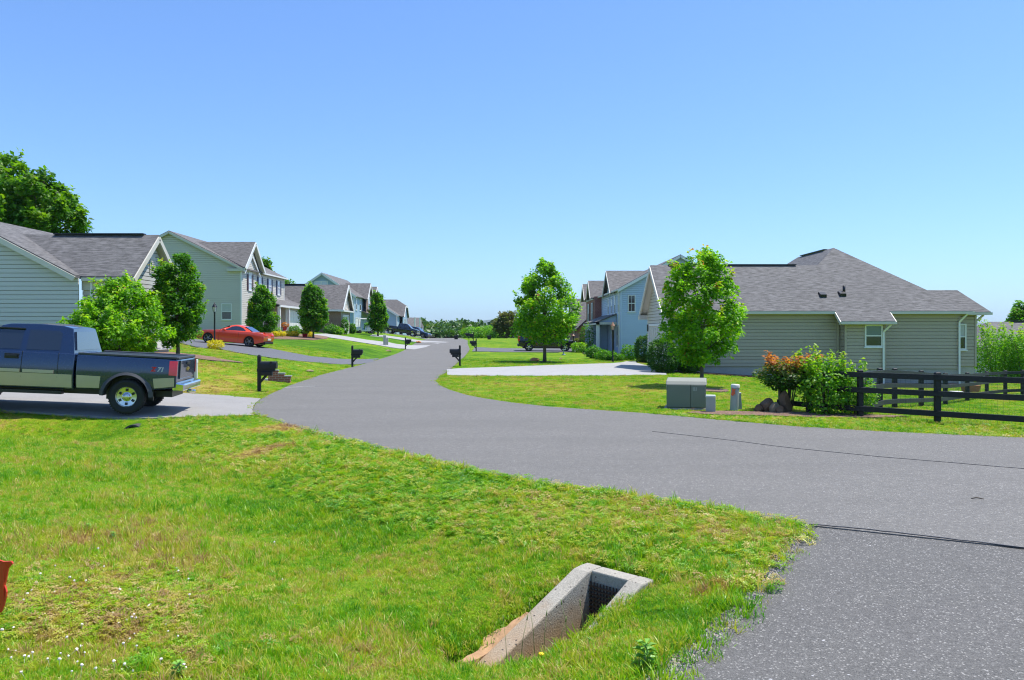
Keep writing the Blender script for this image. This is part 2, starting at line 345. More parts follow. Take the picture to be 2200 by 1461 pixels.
road_poly = [G(544, 890), G(580, 899), G(620, 913), G(700, 936), G(780, 956), G(850, 975), G(960, 1001), G(1100, 1030), G(1300, 1062), G(1500, 1092), G(1650, 1116), G(1740, 1132), G(2200, 1181), (30, -6.4), (45, -14), (47, -4.5), (30, 3.5),
             G(2200, 942), G(1900, 929), G(1700, 917), G(1550, 904), G(1400, 890), G(1280, 882), G(1180, 875), G(1100, 866), G(1040, 857), G(1000, 849), G(965, 838), G(946, 829), G(936, 820), (-3.05, 33), (-3.05, 36), (-3.2, 44), (-3.6, 60), (-4, 75), (-5, 89), (-5.7, 102), (-8, 130), (-14.5, 200),
             (-20.5, 200), (-13.8, 130), (-11.7, 102), (-11, 89), (-10, 75), (-9.2, 58), (-8.5, 44), (-8.3, 34.4), (-7.9, 29.4), G(620, 830), G(600, 839), G(580, 848), G(562, 858), G(549, 870), G(544, 880)]
near_drive = [G(1738, 1130), G(1712, 1180), G(1690, 1212), G(1640, 1275), G(1590, 1326), G(1540, 1370), G(1490, 1415), G(1440, 1461), (.55, 3.3), (-.25, 1), (-.9, -4), (5.5, -4), (7.6, 3), (7.4, 5.8), G(2200, 1166), G(1760, 1118)]
truck_drive = [G(546, 893), (-7.4, 17.6), (-12, 17.6), (-40, 17.2), (-40, 24.0), (-12, 23.1), (-8.2, 23.0), G(560, 857), G(547, 869), G(542, 881)]
red_drive = A2((800, 778), (772, 783), (745, 783), (690, 780), (640, 776), (590, 770), (540, 763), (505, 757), (470, 750), (430, 748))+[(-24, 52), (-24.5, 57)]+A2((470, 737), (520, 738), (575, 748), (620, 757), (668, 766), (720, 771), (775, 772), (815, 770))
far_drive = A2((915, 746), (890, 751), (862, 749), (820, 743), (770, 735), (720, 727), (685, 722), (672, 718), (700, 717), (730, 721), (790, 730.5), (850, 739), (888, 742), (925, 742))
pickup_drive = A2((965, 735), (940, 738.5), (900, 735), (860, 730), (825, 725), (795, 722), (800, 719), (830, 721), (870, 727), (905, 732), (945, 734))
ranch_drive = A2((961, 807), (1060, 808), (1200, 808), (1320, 807.5), (1432, 806))+[(8.0, 41.2), (8.0, 46.2)]+A2((1360, 778), (1310, 781), (1240, 783), (1180, 785), (1080, 789), (985, 792), (960, 794))
suv_drive = A2((1014, 755), (1090, 756.5), (1180, 757), (1260, 757), (1262, 750), (1200, 749), (1130, 749), (1060, 748), (1020, 746))
path_r = A2((1330, 781), (1365, 781), (1372, 776.5), (1345, 777))
def inside(poly, x, y):
    x = np.asarray(x, float); y = np.asarray(y, float); c = np.zeros(x.shape, bool); n = len(poly)
    for i in range(n):
        (x1, y1), (x2, y2) = poly[i], poly[i-1]
        if y1 == y2: continue
        c ^= ((y1 > y) != (y2 > y)) & (x < (x2-x1)*(y-y1)/(y2-y1)+x1)
    return c
def edge_dist(poly, x, y):
    d = np.full(np.shape(x), 1e9)
    for i in range(len(poly)):
        (ax, ay), (bx, by) = poly[i-1], poly[i]; L = (bx-ax)**2+(by-ay)**2+1e-12
        t = np.clip(((x-ax)*(bx-ax)+(y-ay)*(by-ay))/L, 0, 1); d = np.minimum(d, np.hypot(x-ax-t*(bx-ax), y-ay-t*(by-ay)))
    return d
park_drive = [(-25, 125.8), (-13.3, 125.8), (-13.6, 130.2), (-25, 130.2)]; car_drive = [(-24, 135), (-14.2, 134), (-14.6, 139), (-24, 139.5)]
PAVED = [road_poly, near_drive, truck_drive, red_drive, far_drive, pickup_drive, ranch_drive, suv_drive, park_drive, car_drive]
BOXPOLY = [(.73, 6.72), (1.13, 6.26), (.05, 5.18), (-.49, 5.62)]
def axis_steps(spec):
    out = []
    for a, b, st in spec: out += list(np.arange(a, b-1e-6, st))
    return np.array(out+[spec[-1][1]])
xs = axis_steps([(-9000, -1500, 1500), (-1500, -300, 150), (-300, -60, 15), (-60, -22, 1.5), (-22, -12, .5), (-12, 6, .25), (6, 26, .5), (26, 60, 2), (60, 300, 20), (300, 1500, 150), (1500, 9000, 1500)])
ys = axis_steps([(-300, -20, 40), (-20, 2, 2), (2, 24, .25), (24, 50, .5), (50, 130, 1), (130, 330, 5), (330, 1200, 60), (1200, 9000, 1300)])
gx, gy = np.meshgrid(xs, ys); gz = zg(gx, gy)
for pl in PAVED:
    m_ = inside(pl, gx, gy); gz = np.where(m_ & (edge_dist(pl, gx, gy) > (.0 if pl is near_drive else .1)), gz-.09, gz)
gz = np.where(inside(BOXPOLY, gx, gy), gz-.45, gz)
rough = np.random.default_rng(3).normal(0, .012, gz.shape)*(np.hypot(gx, gy) < 40)*(edge_dist(near_drive, gx, gy) > .35)*(edge_dist(road_poly, gx, gy) > .35); gz = gz+rough
nx_, ny_ = len(xs), len(ys)
idx = np.arange(nx_*ny_).reshape(ny_, nx_)
fq = np.stack([idx[:-1, :-1], idx[:-1, 1:], idx[1:, 1:], idx[1:, :-1]], -1).reshape(-1, 4)
me = bpy.data.meshes.new("ground"); me.vertices.add(nx_*ny_); me.vertices.foreach_set("co", np.stack([gx, gy, gz], -1).astype(np.float32).ravel())
me.loops.add(fq.size); me.loops.foreach_set("vertex_index", fq.ravel().astype(np.int32)); me.polygons.add(len(fq))
me.polygons.foreach_set("loop_start", np.arange(0, fq.size, 4, dtype=np.int32)); me.polygons.foreach_set("use_smooth", np.ones(len(fq), bool))
me.update(calc_edges=True); me.validate(); me.materials.append(turf)
tag(put(me, "ground"), "green and straw mown lawns rolling down to the roadside ditch", "ground", kind="structure")

NOGRASS = []
def sheet(name, label, poly, mat, dz, cat, step=1.0, depth=.12, kind="structure"):
    """a paved sheet that follows the ground, with a skirt down into it"""
    if cat in ('mulch bed', 'mulch ring', 'soil patch', 'soil bank'): NOGRASS.append(poly)
    bm = bmesh.new(); bm.faces.new([bm.verts.new((x, y, 0)) for x, y in poly])
    bmesh.ops.triangulate(bm, faces=bm.faces[:])
    x0, x1 = min(p[0] for p in poly), max(p[0] for p in poly); y0, y1 = min(p[1] for p in poly), max(p[1] for p in poly)
    for ax, a, b in ((0, max(x0, -30), min(x1, 30)), (1, max(y0, -6), y1)):
        c = a
        while c < b:
            c += step if (ax == 0 or c < 50) else step*3
            no = (1, 0, 0) if ax == 0 else (0, 1, 0); co = (c, 0, 0) if ax == 0 else (0, c, 0)
            bmesh.ops.bisect_plane(bm, geom=bm.verts[:]+bm.edges[:]+bm.faces[:], plane_co=co, plane_no=no)
    P = np.array([v.co[:] for v in bm.verts]); Z = zg(P[:, 0], P[:, 1])+dz
    for v, z in zip(bm.verts, Z): v.co.z = z
    for f in bm.faces:
        if f.normal.z < 0: f.normal_flip()
        f.smooth = True
    be = [e for e in bm.edges if e.is_boundary]
    r = bmesh.ops.extrude_edge_only(bm, edges=be)
    for v in [g for g in r["geom"] if isinstance(g, bmesh.types.BMVert)]: v.co.z -= depth
    bmesh.ops.recalc_face_normals(bm, faces=bm.faces)
    me = bpy.data.meshes.new(name); bm.to_mesh(me); bm.free(); me.materials.append(mat); me.set_sharp_from_angle(angle=R(40))
    return tag(put(me, name), label, cat, kind=kind)
sheet("road", "grey asphalt street curving in from the right and running off between the houses", road_poly, ASPH, .018, "road")
sheet("near_driveway", "coarse dark asphalt driveway in the lower right corner", near_drive, DRIVE, .006, "driveway")
sheet("truck_driveway", "pale gravelly driveway under the pickup truck at left", truck_drive, GRAVELD, .016, "driveway")
sheet("red_car_driveway", "dark asphalt driveway under the red coupe", red_drive, DRIVE2, .02, "driveway")
sheet("far_driveway", "pale concrete driveway sloping down across the left lawns", far_drive, PALE, .02, "driveway", 2)
sheet("pickup_driveway", "pale driveway beside the distant dark pickup", pickup_drive, PALE, .02, "driveway", 3)
sheet("ranch_driveway", "white concrete driveway leading to the ranch house on the right", ranch_drive, PALE, .02, "driveway")
sheet("suv_driveway", "grey driveway under the dark parked suv", suv_drive, DRIVE2, .02, "driveway", 2)
sheet("garden_path", "short pale path at the end of the white driveway", path_r, PALE, .03, "path")
sheet("parking_pad", "pale driveway directly under the distant dark pickup", park_drive, PALE, .02, "driveway", 2)
sheet("parking_pad", "pale driveway under the distant blue car", car_drive, PALE, .02, "driveway", 2)
def strip(pts, wd):
    pts = [Vector((p[0], p[1], 0)) for p in pts]; L, Rr = [], []
    for i, p in enumerate(pts):
        d = (pts[min(i+1, len(pts)-1)]-pts[max(i-1, 0)]).normalized(); n = Vector((-d.y, d.x, 0))*wd*random.uniform(.35, .65); L.append((p+n)[:2]); Rr.append((p-n)[:2])
    return L+Rr[::-1]
random.seed(5)
TAR = M("tar_seam", (.025, .025, .028), .6)
def dense(pts, n=6):
    o = []
    for a, b in zip(pts, pts[1:]):
        for k in range(n): t = k/n; o.append((a[0]+(b[0]-a[0])*t+random.uniform(-.012, .012), a[1]+(b[1]-a[1])*t+random.uniform(-.012, .012)))
    return o+[pts[-1]]
sheet("road_seam", "dark joint where the near driveway meets the street", strip(dense([G(1738, 1131), G(1850, 1140), G(2000, 1157), G(2200, 1182), (5.9, 6.15)]), .018), TAR, .024, "road seam", depth=.01)
sheet("paving_seam", "thin dark lengthwise joint along the street", strip(dense([G(1400, 929), G(1550, 946), G(1700, 965), G(1900, 985), G(2200, 1010), (10, 9.0)]), .009), TAR, .024, "road seam", depth=.01)
MARK = M("faded_paint", (.42, .41, .36), .8, var=.3)
sheet("survey_paint_mark", "faint pale paint line on the asphalt by the first mailbox", strip(dense([G(612, 834), G(640, 832.5), G(676, 831)]), .07), MARK, .024, "paint mark", depth=.008)
# worn gravelly margin of the near driveway
vg = [near_drive[i] for i in range(0, 10)]; vo = []
for i, p in enumerate(vg):
    a, b = vg[max(i-1, 0)], vg[min(i+1, len(vg)-1)]; d = Vector((b[0]-a[0], b[1]-a[1])).normalized(); wd = (.05, .10, .15, .12, .20, .13, .24, .2, .2, .2)[i]; vo.append((p[0]-abs(d.y)*wd, p[1]+d.x*wd*(1 if d.y < 0 else -1)*(-1 if d.x < 0 else 1)*.5))
vi = [(p[0]+.05, p[1]) for p in vg]; VERGE = vi+vo[::-1]
sheet("gravel_margin", "pale gritty margin between the lawn and the near driveway", VERGE, concrete_mat("grit", (.22, .185, .14), 1.), .003, "gravel", .25, .05)
# mulch beds
def blob(cx, cy, rx, ry, n=28, seed=0, rot=0):
    rr = random.Random(seed); o = []
    for k in range(n):
        a = 2*math.pi*k/n; q = 1+rr.uniform(-.12, .12); u, v = rx*q*math.cos(a), ry*q*math.sin(a)
        o.append((cx+u*math.cos(rot)-v*math.sin(rot), cy+u*math.sin(rot)+v*math.cos(rot)))
    return o
fx, fy, _ = at(1715, 893)
sheet("fence_mulch_bed", "reddish mulch bed under the shrubs at the fence", blob(fx-.05, fy+.1, 2.35, .55, seed=1, rot=-.16), MULCH, .03, "mulch bed", .5, .06)
hx, hy, _ = at(300, 757)
sheet("house_mulch_bed", "pinkish mulch bed behind the pickup truck", blob(hx+.3, hy+.3, 3.6, 1.3, seed=2), MULCH, .05, "mulch bed", .6, .1)
sheet("yard_mulch_bed", "mulch bed of yellow shrubs before the cream house", blob(-20.4, 73, 3.0, 7.5, seed=3), MULCH, .05, "mulch bed", 1.2, .1)
sheet("porch_mulch_bed", "dark mulch bed along the blue house's porch", blob(7.6, 68.5, 1.5, 5, seed=4), DMULCH, .05, "mulch bed", 1, .1)
sheet("ranch_mulch_bed", "dark mulch strip along the ranch house wall", [(8, 38.9), (14, 39.3), (22.7, 39.3), (22.7, 40.5), (7.8, 40.5)], DMULCH, .05, "mulch bed", 1, .1)
for k, (px, py, rx) in enumerate(((673, 727.5, .7), (1507, 838, .95), (1170, 777.5, .55))):
    x, y, z = at(px, py); sheet("tree_mulch_ring", "%s mulch ring at the foot of the %s" % (("small", "brown", "thin")[k], ("columnar tree beside the far driveway", "young maple behind the transformer", "maple before the parked suv")[k]), blob(x, y, rx, rx, 16, 7+k), DMULCH if k != 1 else MULCH, .03, "mulch ring", 1, .06)
rr_ = random.Random(4); B0_, SX_, SY_ = Vector((.63, 6.62)), Vector((-.69, -.725)).normalized(), Vector((.725, -.69)).normalized(); wo = []
for k in range(13): u = .72+k*.06; p = B0_+SX_*u; wo.append((p.x, p.y))
for k in range(12, -1, -1): u = .72+k*.06; p = B0_+SX_*u-SY_*(.02+.10*math.sin(math.pi*(k+.5)/13)*rr_.uniform(.5, 1.2)); wo.append((p.x, p.y))
sheet("clay_washout", "ragged strip of orange clay along the outside of the storm drain wall", wo, CLAY, .012, "clay strip", .12, .1)
sheet("clay_bank", "orange clay bank at the far end of the street", blob(*at(938, 720.5)[:2], 3.2, 5, seed=10), CLAY, .35, "soil bank", 1.5, .6)
# distant blue ridge
rg = MB(); rng = random.Random(2); px_ = [(-1800+k*150) for k in range(60)]; hh = [70+45*math.sin(k*.31)+30*math.sin(k*.83+1)+rng.uniform(-6, 6) for k in range(60)]
for k in range(59):
    a, b = px_[k], px_[k+1]
    rg.face([(a, 6600, -40), (b, 6600, -40), (b, 7400, hh[k+1]), (a, 7400, hh[k])], smooth=True); rg.face([(a, 7400, hh[k]), (b, 7400, hh[k+1]), (b, 8200, -40), (a, 8200, -40)], smooth=True)
RIDGE = M("ridge_forest", (.05, .075, .035), .9, scale=.01)
tag(rg.build("mountain_ridge", RIDGE), "low wooded mountain ridge faded blue by distance", "mountain", kind="structure").location.x = 1500
# ------------------------------------------------------------------ houses
def siding(mb, o, ud, outline, lap=.172, out=.03):
    """clapboard on a convex wall outline [(u,z)] starting at o (x,y); ud = horizontal unit direction; outward normal is ud x up"""
    ud = Vector((ud[0], ud[1], 0)); nrm = ud.cross(Vector((0, 0, 1))); o = Vector((o[0], o[1], 0))
    def span(z):
        us = []
        for i in range(len(outline)):
            (u1, z1), (u2, z2) = outline[i-1], outline[i]
            if (z1-z)*(z2-z) <= 0 and z1 != z2: us.append(u1+(u2-u1)*(z-z1)/(z2-z1))
        return (min(us), max(us)) if us else None
    zs = [p[1] for p in outline]; z = min(zs); top = max(zs)
    P = lambda u, zz, d: o+ud*u+nrm*d+Vector((0, 0, zz))
    g, bk = .021, -.05
    while z < top-1e-3:
        z2 = min(z+lap, top)
        if z2-z < g*1.5: break
        a0, a, b = span(z+1e-4), span(z+g), span(z2-1e-4)
        if a0 and a and b:
            mb.face([P(a[0], z+g, out), P(a[1], z+g, out), P(b[1], z2, out*.7), P(b[0], z2, out*.7)])
            mb.face([P(a[0], z+g, bk), P(a[1], z+g, bk), P(a[1], z+g, out), P(a[0], z+g, out)])
            mb.face([P(b[0], z2, out*.7), P(b[1], z2, out*.7), P(b[1], z2, bk), P(b[0], z2, bk)])
            mb.face([P(a0[0], z, bk), P(a0[1], z, bk), P(a[1], z+g, bk), P(a[0], z+g, bk)])
            for e, fl in ((0, 1), (1, 0)):
                q = [P(a[e], z+g, bk), P(a[e], z+g, out), P(b[e], z2, out*.7), P(b[e], z2, bk)]; mb.face(q if fl else q[::-1])
        z = z2
def flat(mb, o, ud, outline, d=0.):
    ud = Vector((ud[0], ud[1], 0)); nrm = ud.cross(Vector((0, 0, 1))); o = Vector((o[0], o[1], 0))
    mb.face([o+ud*u+nrm*d+Vector((0, 0, z)) for u, z in outline])
class Face:
    """a wall plane: places boxes, windows and doors at (u, z) on it, d metres out"""
    def __init__(s, o, ud): s.o = Vector((o[0], o[1], 0)); s.u = Vector((ud[0], ud[1], 0)).normalized(); s.n = s.u.cross(Vector((0, 0, 1)))
    def P(s, u, z, d): return s.o+s.u*u+s.n*d+Vector((0, 0, z))
    def box(s, mb, u0, u1, z0, z1, d0, d1, m=0):
        mb.hexa([s.P(u0, z0, d1), s.P(u1, z0, d1), s.P(u1, z0, d0), s.P(u0, z0, d0), s.P(u0, z1, d1), s.P(u1, z1, d1), s.P(u1, z1, d0), s.P(u0, z1, d0)], m); return s
    def window(s, root, u0, u1, z0, z1, frame=WHITE, upper=None, lower=None, shut=None, arch=False, grid=False):
        t = .07; f = MB(); zm = (z0+z1)/2
        for a in ((u0, u0+t, z0, z1), (u1-t, u1, z0, z1), (u0+t, u1-t, z0, z0+t), (u0+t, u1-t, z1-t, z1), (u0+t, u1-t, zm-.03, zm+.03)): s.box(f, *a, .0, .075)
        if arch:
            c = (u0+u1)/2; r = (u1-u0)/2; poly = [(c+r*math.cos(math.pi*k/12), z1+.02+r*math.sin(math.pi*k/12)) for k in range(13)]
            f.prism(poly, s.P(0, 0, 0), s.u, (0, 0, 1), s.n, .07)
        w = f.build("window", frame, root)
        for k, (a, b, mt) in enumerate(((z0+t, zm-.03, lower or GLASS), (zm+.03, z1-t, upper or GLASS))):
            p = MB(); s.box(p, u0+t, u1-t, a, b, .02, .045-.012*(1-k)); p.build("pane", mt, w)
        if grid:
            g = MB(); uc = (u0+u1)/2; s.box(g, uc-.012, uc+.012, z0+t, zm-.03, .03, .062); s.box(g, uc-.012, uc+.012, zm+.03, z1-t, .03, .062); g.build("muntin", frame, w)
        sl_ = MB(); s.box(sl_, u0-.05, u1+.05, z0-.06, z0, .0, .10); sl_.build("sill", frame, w)
        if shut:
            for a, b in ((u0-.42, u0-.05), (u1+.05, u1+.42)):
                h = MB(); s.box(h, a, b, z0-.02, z1+.02, .02, .07)
                k = z0+.06
                while k < z1-.06: s.box(h, a+.05, b-.05, k, k+.03, .07, .082); k += .07
                h.build("shutter", shut, root)
    def garage(s, root, u0, u1, z0, z1, mat=WHITE):
        f = MB(); t = .12
        for a in ((u0-t, u0, z0, z1+t), (u1, u1+t, z0, z1+t), (u0, u1, z1, z1+t)): s.box(f, *a, .0, .08)
        d = MB(); n = 4; hgt = (z1-z0)/n
        for k in range(n):
            s.box(d, u0, u1, z0+k*hgt+.008, z0+(k+1)*hgt-.008, .0, .035)
            m = max(2, round((u1-u0)/.62)); pw = (u1-u0)/m
            for q in range(m): s.box(d, u0+q*pw+.07, u0+(q+1)*pw-.07, z0+k*hgt+.09, z0+(k+1)*hgt-.09, .035, .052)
        d.build("garage_door", mat, root); f.build("door_frame", WHITE, root)
def gutter(root, a, b, mat=CREAM, drop=.13):
    """fascia board with gutter along an eave from a to b (top outer roof edge)"""
    a, b = Vector(a), Vector(b); mb = MB(); z = Vector((0, 0, -drop/2-.03)); mb.bar(a+z, b+z, .13, drop); return mb.build("gutter", mat, root)
def rake(root, pts, mat=CREAM, h=.2, t=.07, off=(0, 0, -.17)):
    mb = MB()
    for a, b in zip(pts, pts[1:]):
        mb.bar(Vector(a)+Vector(off), Vector(b)+Vector(off), t, h)
    return mb.build("rake_board", mat, root)
def downspout(root, x, y, z0, z1, mat=CREAM, lean=(0, 0), foot=(0, 0)):
    mb = MB(); s = .045
    pts = [(x+lean[0], y+lean[1], z1), (x, y, z1-.42), (x, y, z0+.15), (x+foot[0], y+foot[1], z0)]
    for a, b in zip(pts, pts[1:]): mb.bar(a, b, .085, .075, up=(0, 1, 0))
    return mb.build("downspout", mat, root)
def soffit(root, pts, mat=CREAM):
    mb = MB(); mb.slab(pts, .02); return mb.build("soffit", mat, root)
def corner(root, x, y, z0, z1, mat=WHITE, s=.06):
    mb = MB(); mb.box(x-s, x+s, y-s, y+s, z0, z1); return mb.build("corner_board", mat, root)
def wall(root, mat, name="wall", *specs, brick=False):
    mb = MB()
    for o, ud, outl in specs: (flat if brick else siding)(mb, o, ud, outl)
    return mb.build(name, mat, root, weld=False)
E, Wd, Nn, S = (1, 0), (-1, 0), (0, 1), (0, -1)          # facing camera (-y): ud = +x ; facing +x: ud = +y ; facing -x: ud = -y ; facing +y: ud = -x
S_H1 = siding_mat("blue_grey_siding", (.56, .55, .525)); S_R1 = siding_mat("olive_grey_siding", (.43, .36, .275)); S_H2 = siding_mat("sand_grey_siding", (.63, .58, .50))
S_R2 = siding_mat("slate_blue_siding", (.48, .575, .72)); S_H4 = siding_mat("teal_blue_siding", (.33, .46, .57)); S_BG = siding_mat("beige_siding", (.62, .55, .46)); S_H6 = siding_mat("pale_blue_siding", (.36, .41, .45))
BR3 = brick_mat("brown_brick", (.24, .125, .085), (.30, .17, .12)); BRR = brick_mat("red_brick", (.30, .085, .055), (.38, .13, .09))
STONE = brick_mat("rubble_stone", (.42, .37, .31), (.26, .22, .19))

# --- house 1: blue grey single storey at the left edge
def house_left():
    r = thing("blue_grey_house", "single storey blue grey house at the left edge behind the pickup truck", "house", (-19, 36, 1))
    zb, ze, xe, xr, zr = 1.1, 4.13, -17.15, -21.8, 6.56; xl_ = 2*xr-xe
    wall(r, S_H1, "wall", ((xl_, 31.3), E, [(0, zb), (xe-xl_, zb), (xe-xl_, ze-.06), (xr-xl_, zr-.1), (0, ze-.06)]),
         ((xl_, 37.3), S, [(0, zb), (6, zb), (6, ze), (0, ze)]), ((xe-.1, 35.6), Nn, [(0, zb), (1.7, zb), (1.7, ze), (0, ze)]))
    fb = MB(); fb.box(xl_+.03, xe-.04, 31.33, 37.2, -.4, zb); fb.box(xe-.04, -15.35, 31.66, 35.4, -.4, zb); fb.build("foundation", FOUND, r)
    rf = MB()
    rf.slab([(xe, 31, ze), (xr, 31, zr), (xr, 37.6, zr), (xe, 37.6, ze)]); rf.slab([(xl_-.3, 31, ze-.15), (xr, 31, zr), (xr, 37.6, zr), (xl_-.3, 37.6, ze-.15)])
    rf.slab([(-15, 31.4, 4.1), (-15, 33.6, 6.0), (-20.85, 33.6, 6.02), (-17.15, 31.4, 4.1)]); rf.slab([(-15, 35.8, 4.1), (-15, 33.6, 6.0), (-20.85, 33.6, 6.02), (-17.15, 35.8, 4.1)])
    rf.build("roof", ROOF, r)
    cap = MB(); cap.bar((-15.6, 33.6, 6.03), (-19.4, 33.6, 6.03), .3, .05); cap.build("ridge_vent", BLACK, r)
    rake(r, [(xl_, 30.98, ze), (xr, 30.98, zr), (xe, 30.98, ze)], CREAM, .2)
    rake(r, [(-14.98, 31.4, 4.1), (-14.98, 33.6, 6.0), (-14.98, 35.8, 4.1)], CREAM, .2)
    sf = MB(); sf.slab([(-15.0, 31.4, 3.96), (-15.35, 31.4, 3.96), (-15.35, 33.6, 5.86), (-15.0, 33.6, 5.86)], .03); sf.slab([(-15.0, 35.8, 3.96), (-15.35, 35.8, 3.96), (-15.35, 33.6, 5.86), (-15.0, 33.6, 5.86)], .03); sf.build("soffit", CREAM, r)
    gutter(r, (xe+.1, 31.36, 4.06), (-14.98, 31.36, 4.06))
    wall(r, S_BG, "wing_wall", ((xe, 31.62), E, [(0, zb), (1.85, zb), (1.85, 3.98), (0, 3.98)]))
    fz = MB(); fz.box(xe-.01, -15.28, 31.55, 31.62, 3.55, 3.97); fz.build("frieze_board", CREAM, r)
    wall(r, S_H1, "gable_wall", ((-15.3, 31.62), Nn, [(0, zb), (3.95, zb), (3.95, 3.9), (1.98, 5.75), (0, 3.9)]))
    f = Face((-15.3, 31.62), Nn); f.garage(r, .5, 3.4, zb, 3.2)
    c = 1.98; p = [(c-.28, 4.35), (c+.28, 4.35), (c+.28, 4.85)]+[(c+.28*math.cos(math.pi*k/10), 4.85+.28*math.sin(math.pi*k/10)) for k in range(1, 10)]+[(c-.28, 4.85)]
    mb = MB(); mb.prism(p, f.P(0, 0, 0), f.u, (0, 0, 1), f.n, .06)
    for k in range(7): f.box(mb, c-.22, c+.22, 4.42+k*.085, 4.45+k*.085, .06, .075)
    mb.build("gable_vent", CREAM, r)
    downspout(r, -16.75, 31.52, zb, 3.95, WHITE)
house_left()

# --- house 2: two storey sand grey
def house_two_storey_left():
    r = thing("sand_grey_house", "two storey sand grey house with navy shutters behind the red coupe", "house", (-28, 78, 1.7))
    zb, ze, xe, xr, zr, xw = 1.75, 7.6, -24.1, -30.8, 10.96, -24.4; xl_ = -37.5
    wall(r, S_H2, "wall", ((-37.2, 71.3), E, [(0, zb), (12.8, zb), (12.8, 7.66), (6.4, 10.8), (0, 7.66)]), ((xw, 71.3), Nn, [(0, zb), (13.3, zb), (13.3, 7.5), (0, 7.5)]))
    fb = MB(); fb.box(-37.15, xw-.03, 71.34, 84.5, 0, zb); fb.box(xw, -23.05, 80.3, 87.4, 0, zb); fb.build("foundation", FOUND, r)
    rf = MB(); rf.slab([(xe, 71, ze), (xr, 71, zr), (xr, 84.9, zr), (xe, 84.9, ze)]); rf.slab([(xl_, 71, ze), (xr, 71, zr), (xr, 84.9, zr), (xl_, 84.9, ze)])
    rf.slab([(-23.9, 70.95, 7.7), (-23.9, 73.75, 10.25), (-29.45, 73.75, 10.25), (-24.1, 70.95, 7.7)]); rf.slab([(-23.9, 76.55, 7.7), (-23.9, 73.75, 10.25), (-29.45, 73.75, 10.25), (-24.1, 76.55, 7.7)])
    rf.slab([(xw, 76.6, 5.25), (-22.5, 76.6, 4.5), (-22.5, 88, 4.5), (xw, 88, 5.25)]); rf.slab([(xw-4, 84.8, 6.9), (xw-.02, 84.8, 5.26), (xw-.02, 88, 5.26), (xw-4, 88, 6.9)])
    rf.build("roof", ROOFB, r)
    rake(r, [(xl_, 70.97, ze), (xr, 70.97, zr), (xe, 70.97, ze)], S_H4 if False else CREAM)
    rake(r, [(-23.87, 70.95, 7.7), (-23.87, 73.75, 10.25), (-23.87, 76.55, 7.7)], WHITE, .25)
    rake(r, [(-24.15, 71.5, 7.35), (-24.15, 73.6, 9.1), (-24.15, 75.9, 7.35)], WHITE, .2)
    mb = MB()
    for ya, yb in ((70.95, 73.75), (76.55, 73.75)): mb.slab([(-23.92, ya, 7.55), (-24.3, ya, 7.55), (-24.3, yb, 10.1), (-23.92, yb, 10.1)], .03)
    mb.build("soffit", WHITE, r)
    wall(r, S_H2, "gable_wall", ((-24.3, 71.3), Nn, [(0, 7.4), (4.9, 7.4), (2.45, 9.75)]))
    gutter(r, (xe+.02, 76.5, 7.6), (xe+.02, 84.9, 7.6), WHITE); gutter(r, (-22.48, 76.6, 4.5), (-22.48, 88, 4.5), WHITE, .2)
    for x, y in ((xw, 71.3), (xw, 84.6)): corner(r, x, y, zb, 7.5)
    bx = MB(); bx.box(-25.6, -24.05, 70.97, 71.28, 7.3, 7.55); bx.build("eave_return", CREAM, r)
    Face((-37.2, 71.3), E).window(r, 11.03, 11.97, 2.95, 4.42, upper=BLIND)
    f = Face((xw, 71.3), Nn)
    for k, (u, ar) in enumerate(((2.3, True), (5.2, False), (8.3, False), (11.3, False))): f.window(r, u-.45, u+.45, 5.7, 7.15, shut=NAVY if k else DKRED, arch=ar, upper=BLUEGL, lower=BLUEGL)
    f.window(r, 2.0, 3.0, 2.7, 4.2, shut=DKRED)
    wall(r, S_BG, "porch_wall", ((xw+.05, 76.7), Nn, [(0, zb), (3.5, zb), (3.5, 4.9), (0, 4.9)]))
    d = MB(); f.box(d, 6.8, 7.8, zb+.1, 4.0, .08, .14); d.build("door", DKRED, r)
    for y in (76.9, 80.1):
        c = MB(); c.box(-22.75, -22.5, y-.12, y+.12, zb, 4.32); c.box(-22.8, -22.45, y-.17, y+.17, zb, zb+.2); c.build("porch_column", WHITE, r)
    pb = MB(); pb.box(-24.4, -22.4, 76.6, 80.25, 1.2, zb-.02); pb.build("porch_floor", CONC, r)
    wall(r, S_H2, "garage_wall", ((-23.0, 80.3), Nn, [(0, zb), (7.1, zb), (7.1, 4.4), (0, 4.4)]), ((xw, 80.3), E, [(0, zb), (1.4, zb), (1.4, 4.4), (0, 4.4)]))
    Face((-23.0, 80.3), Nn).garage(r, .9, 5.9, zb, 3.95)
house_two_storey_left()

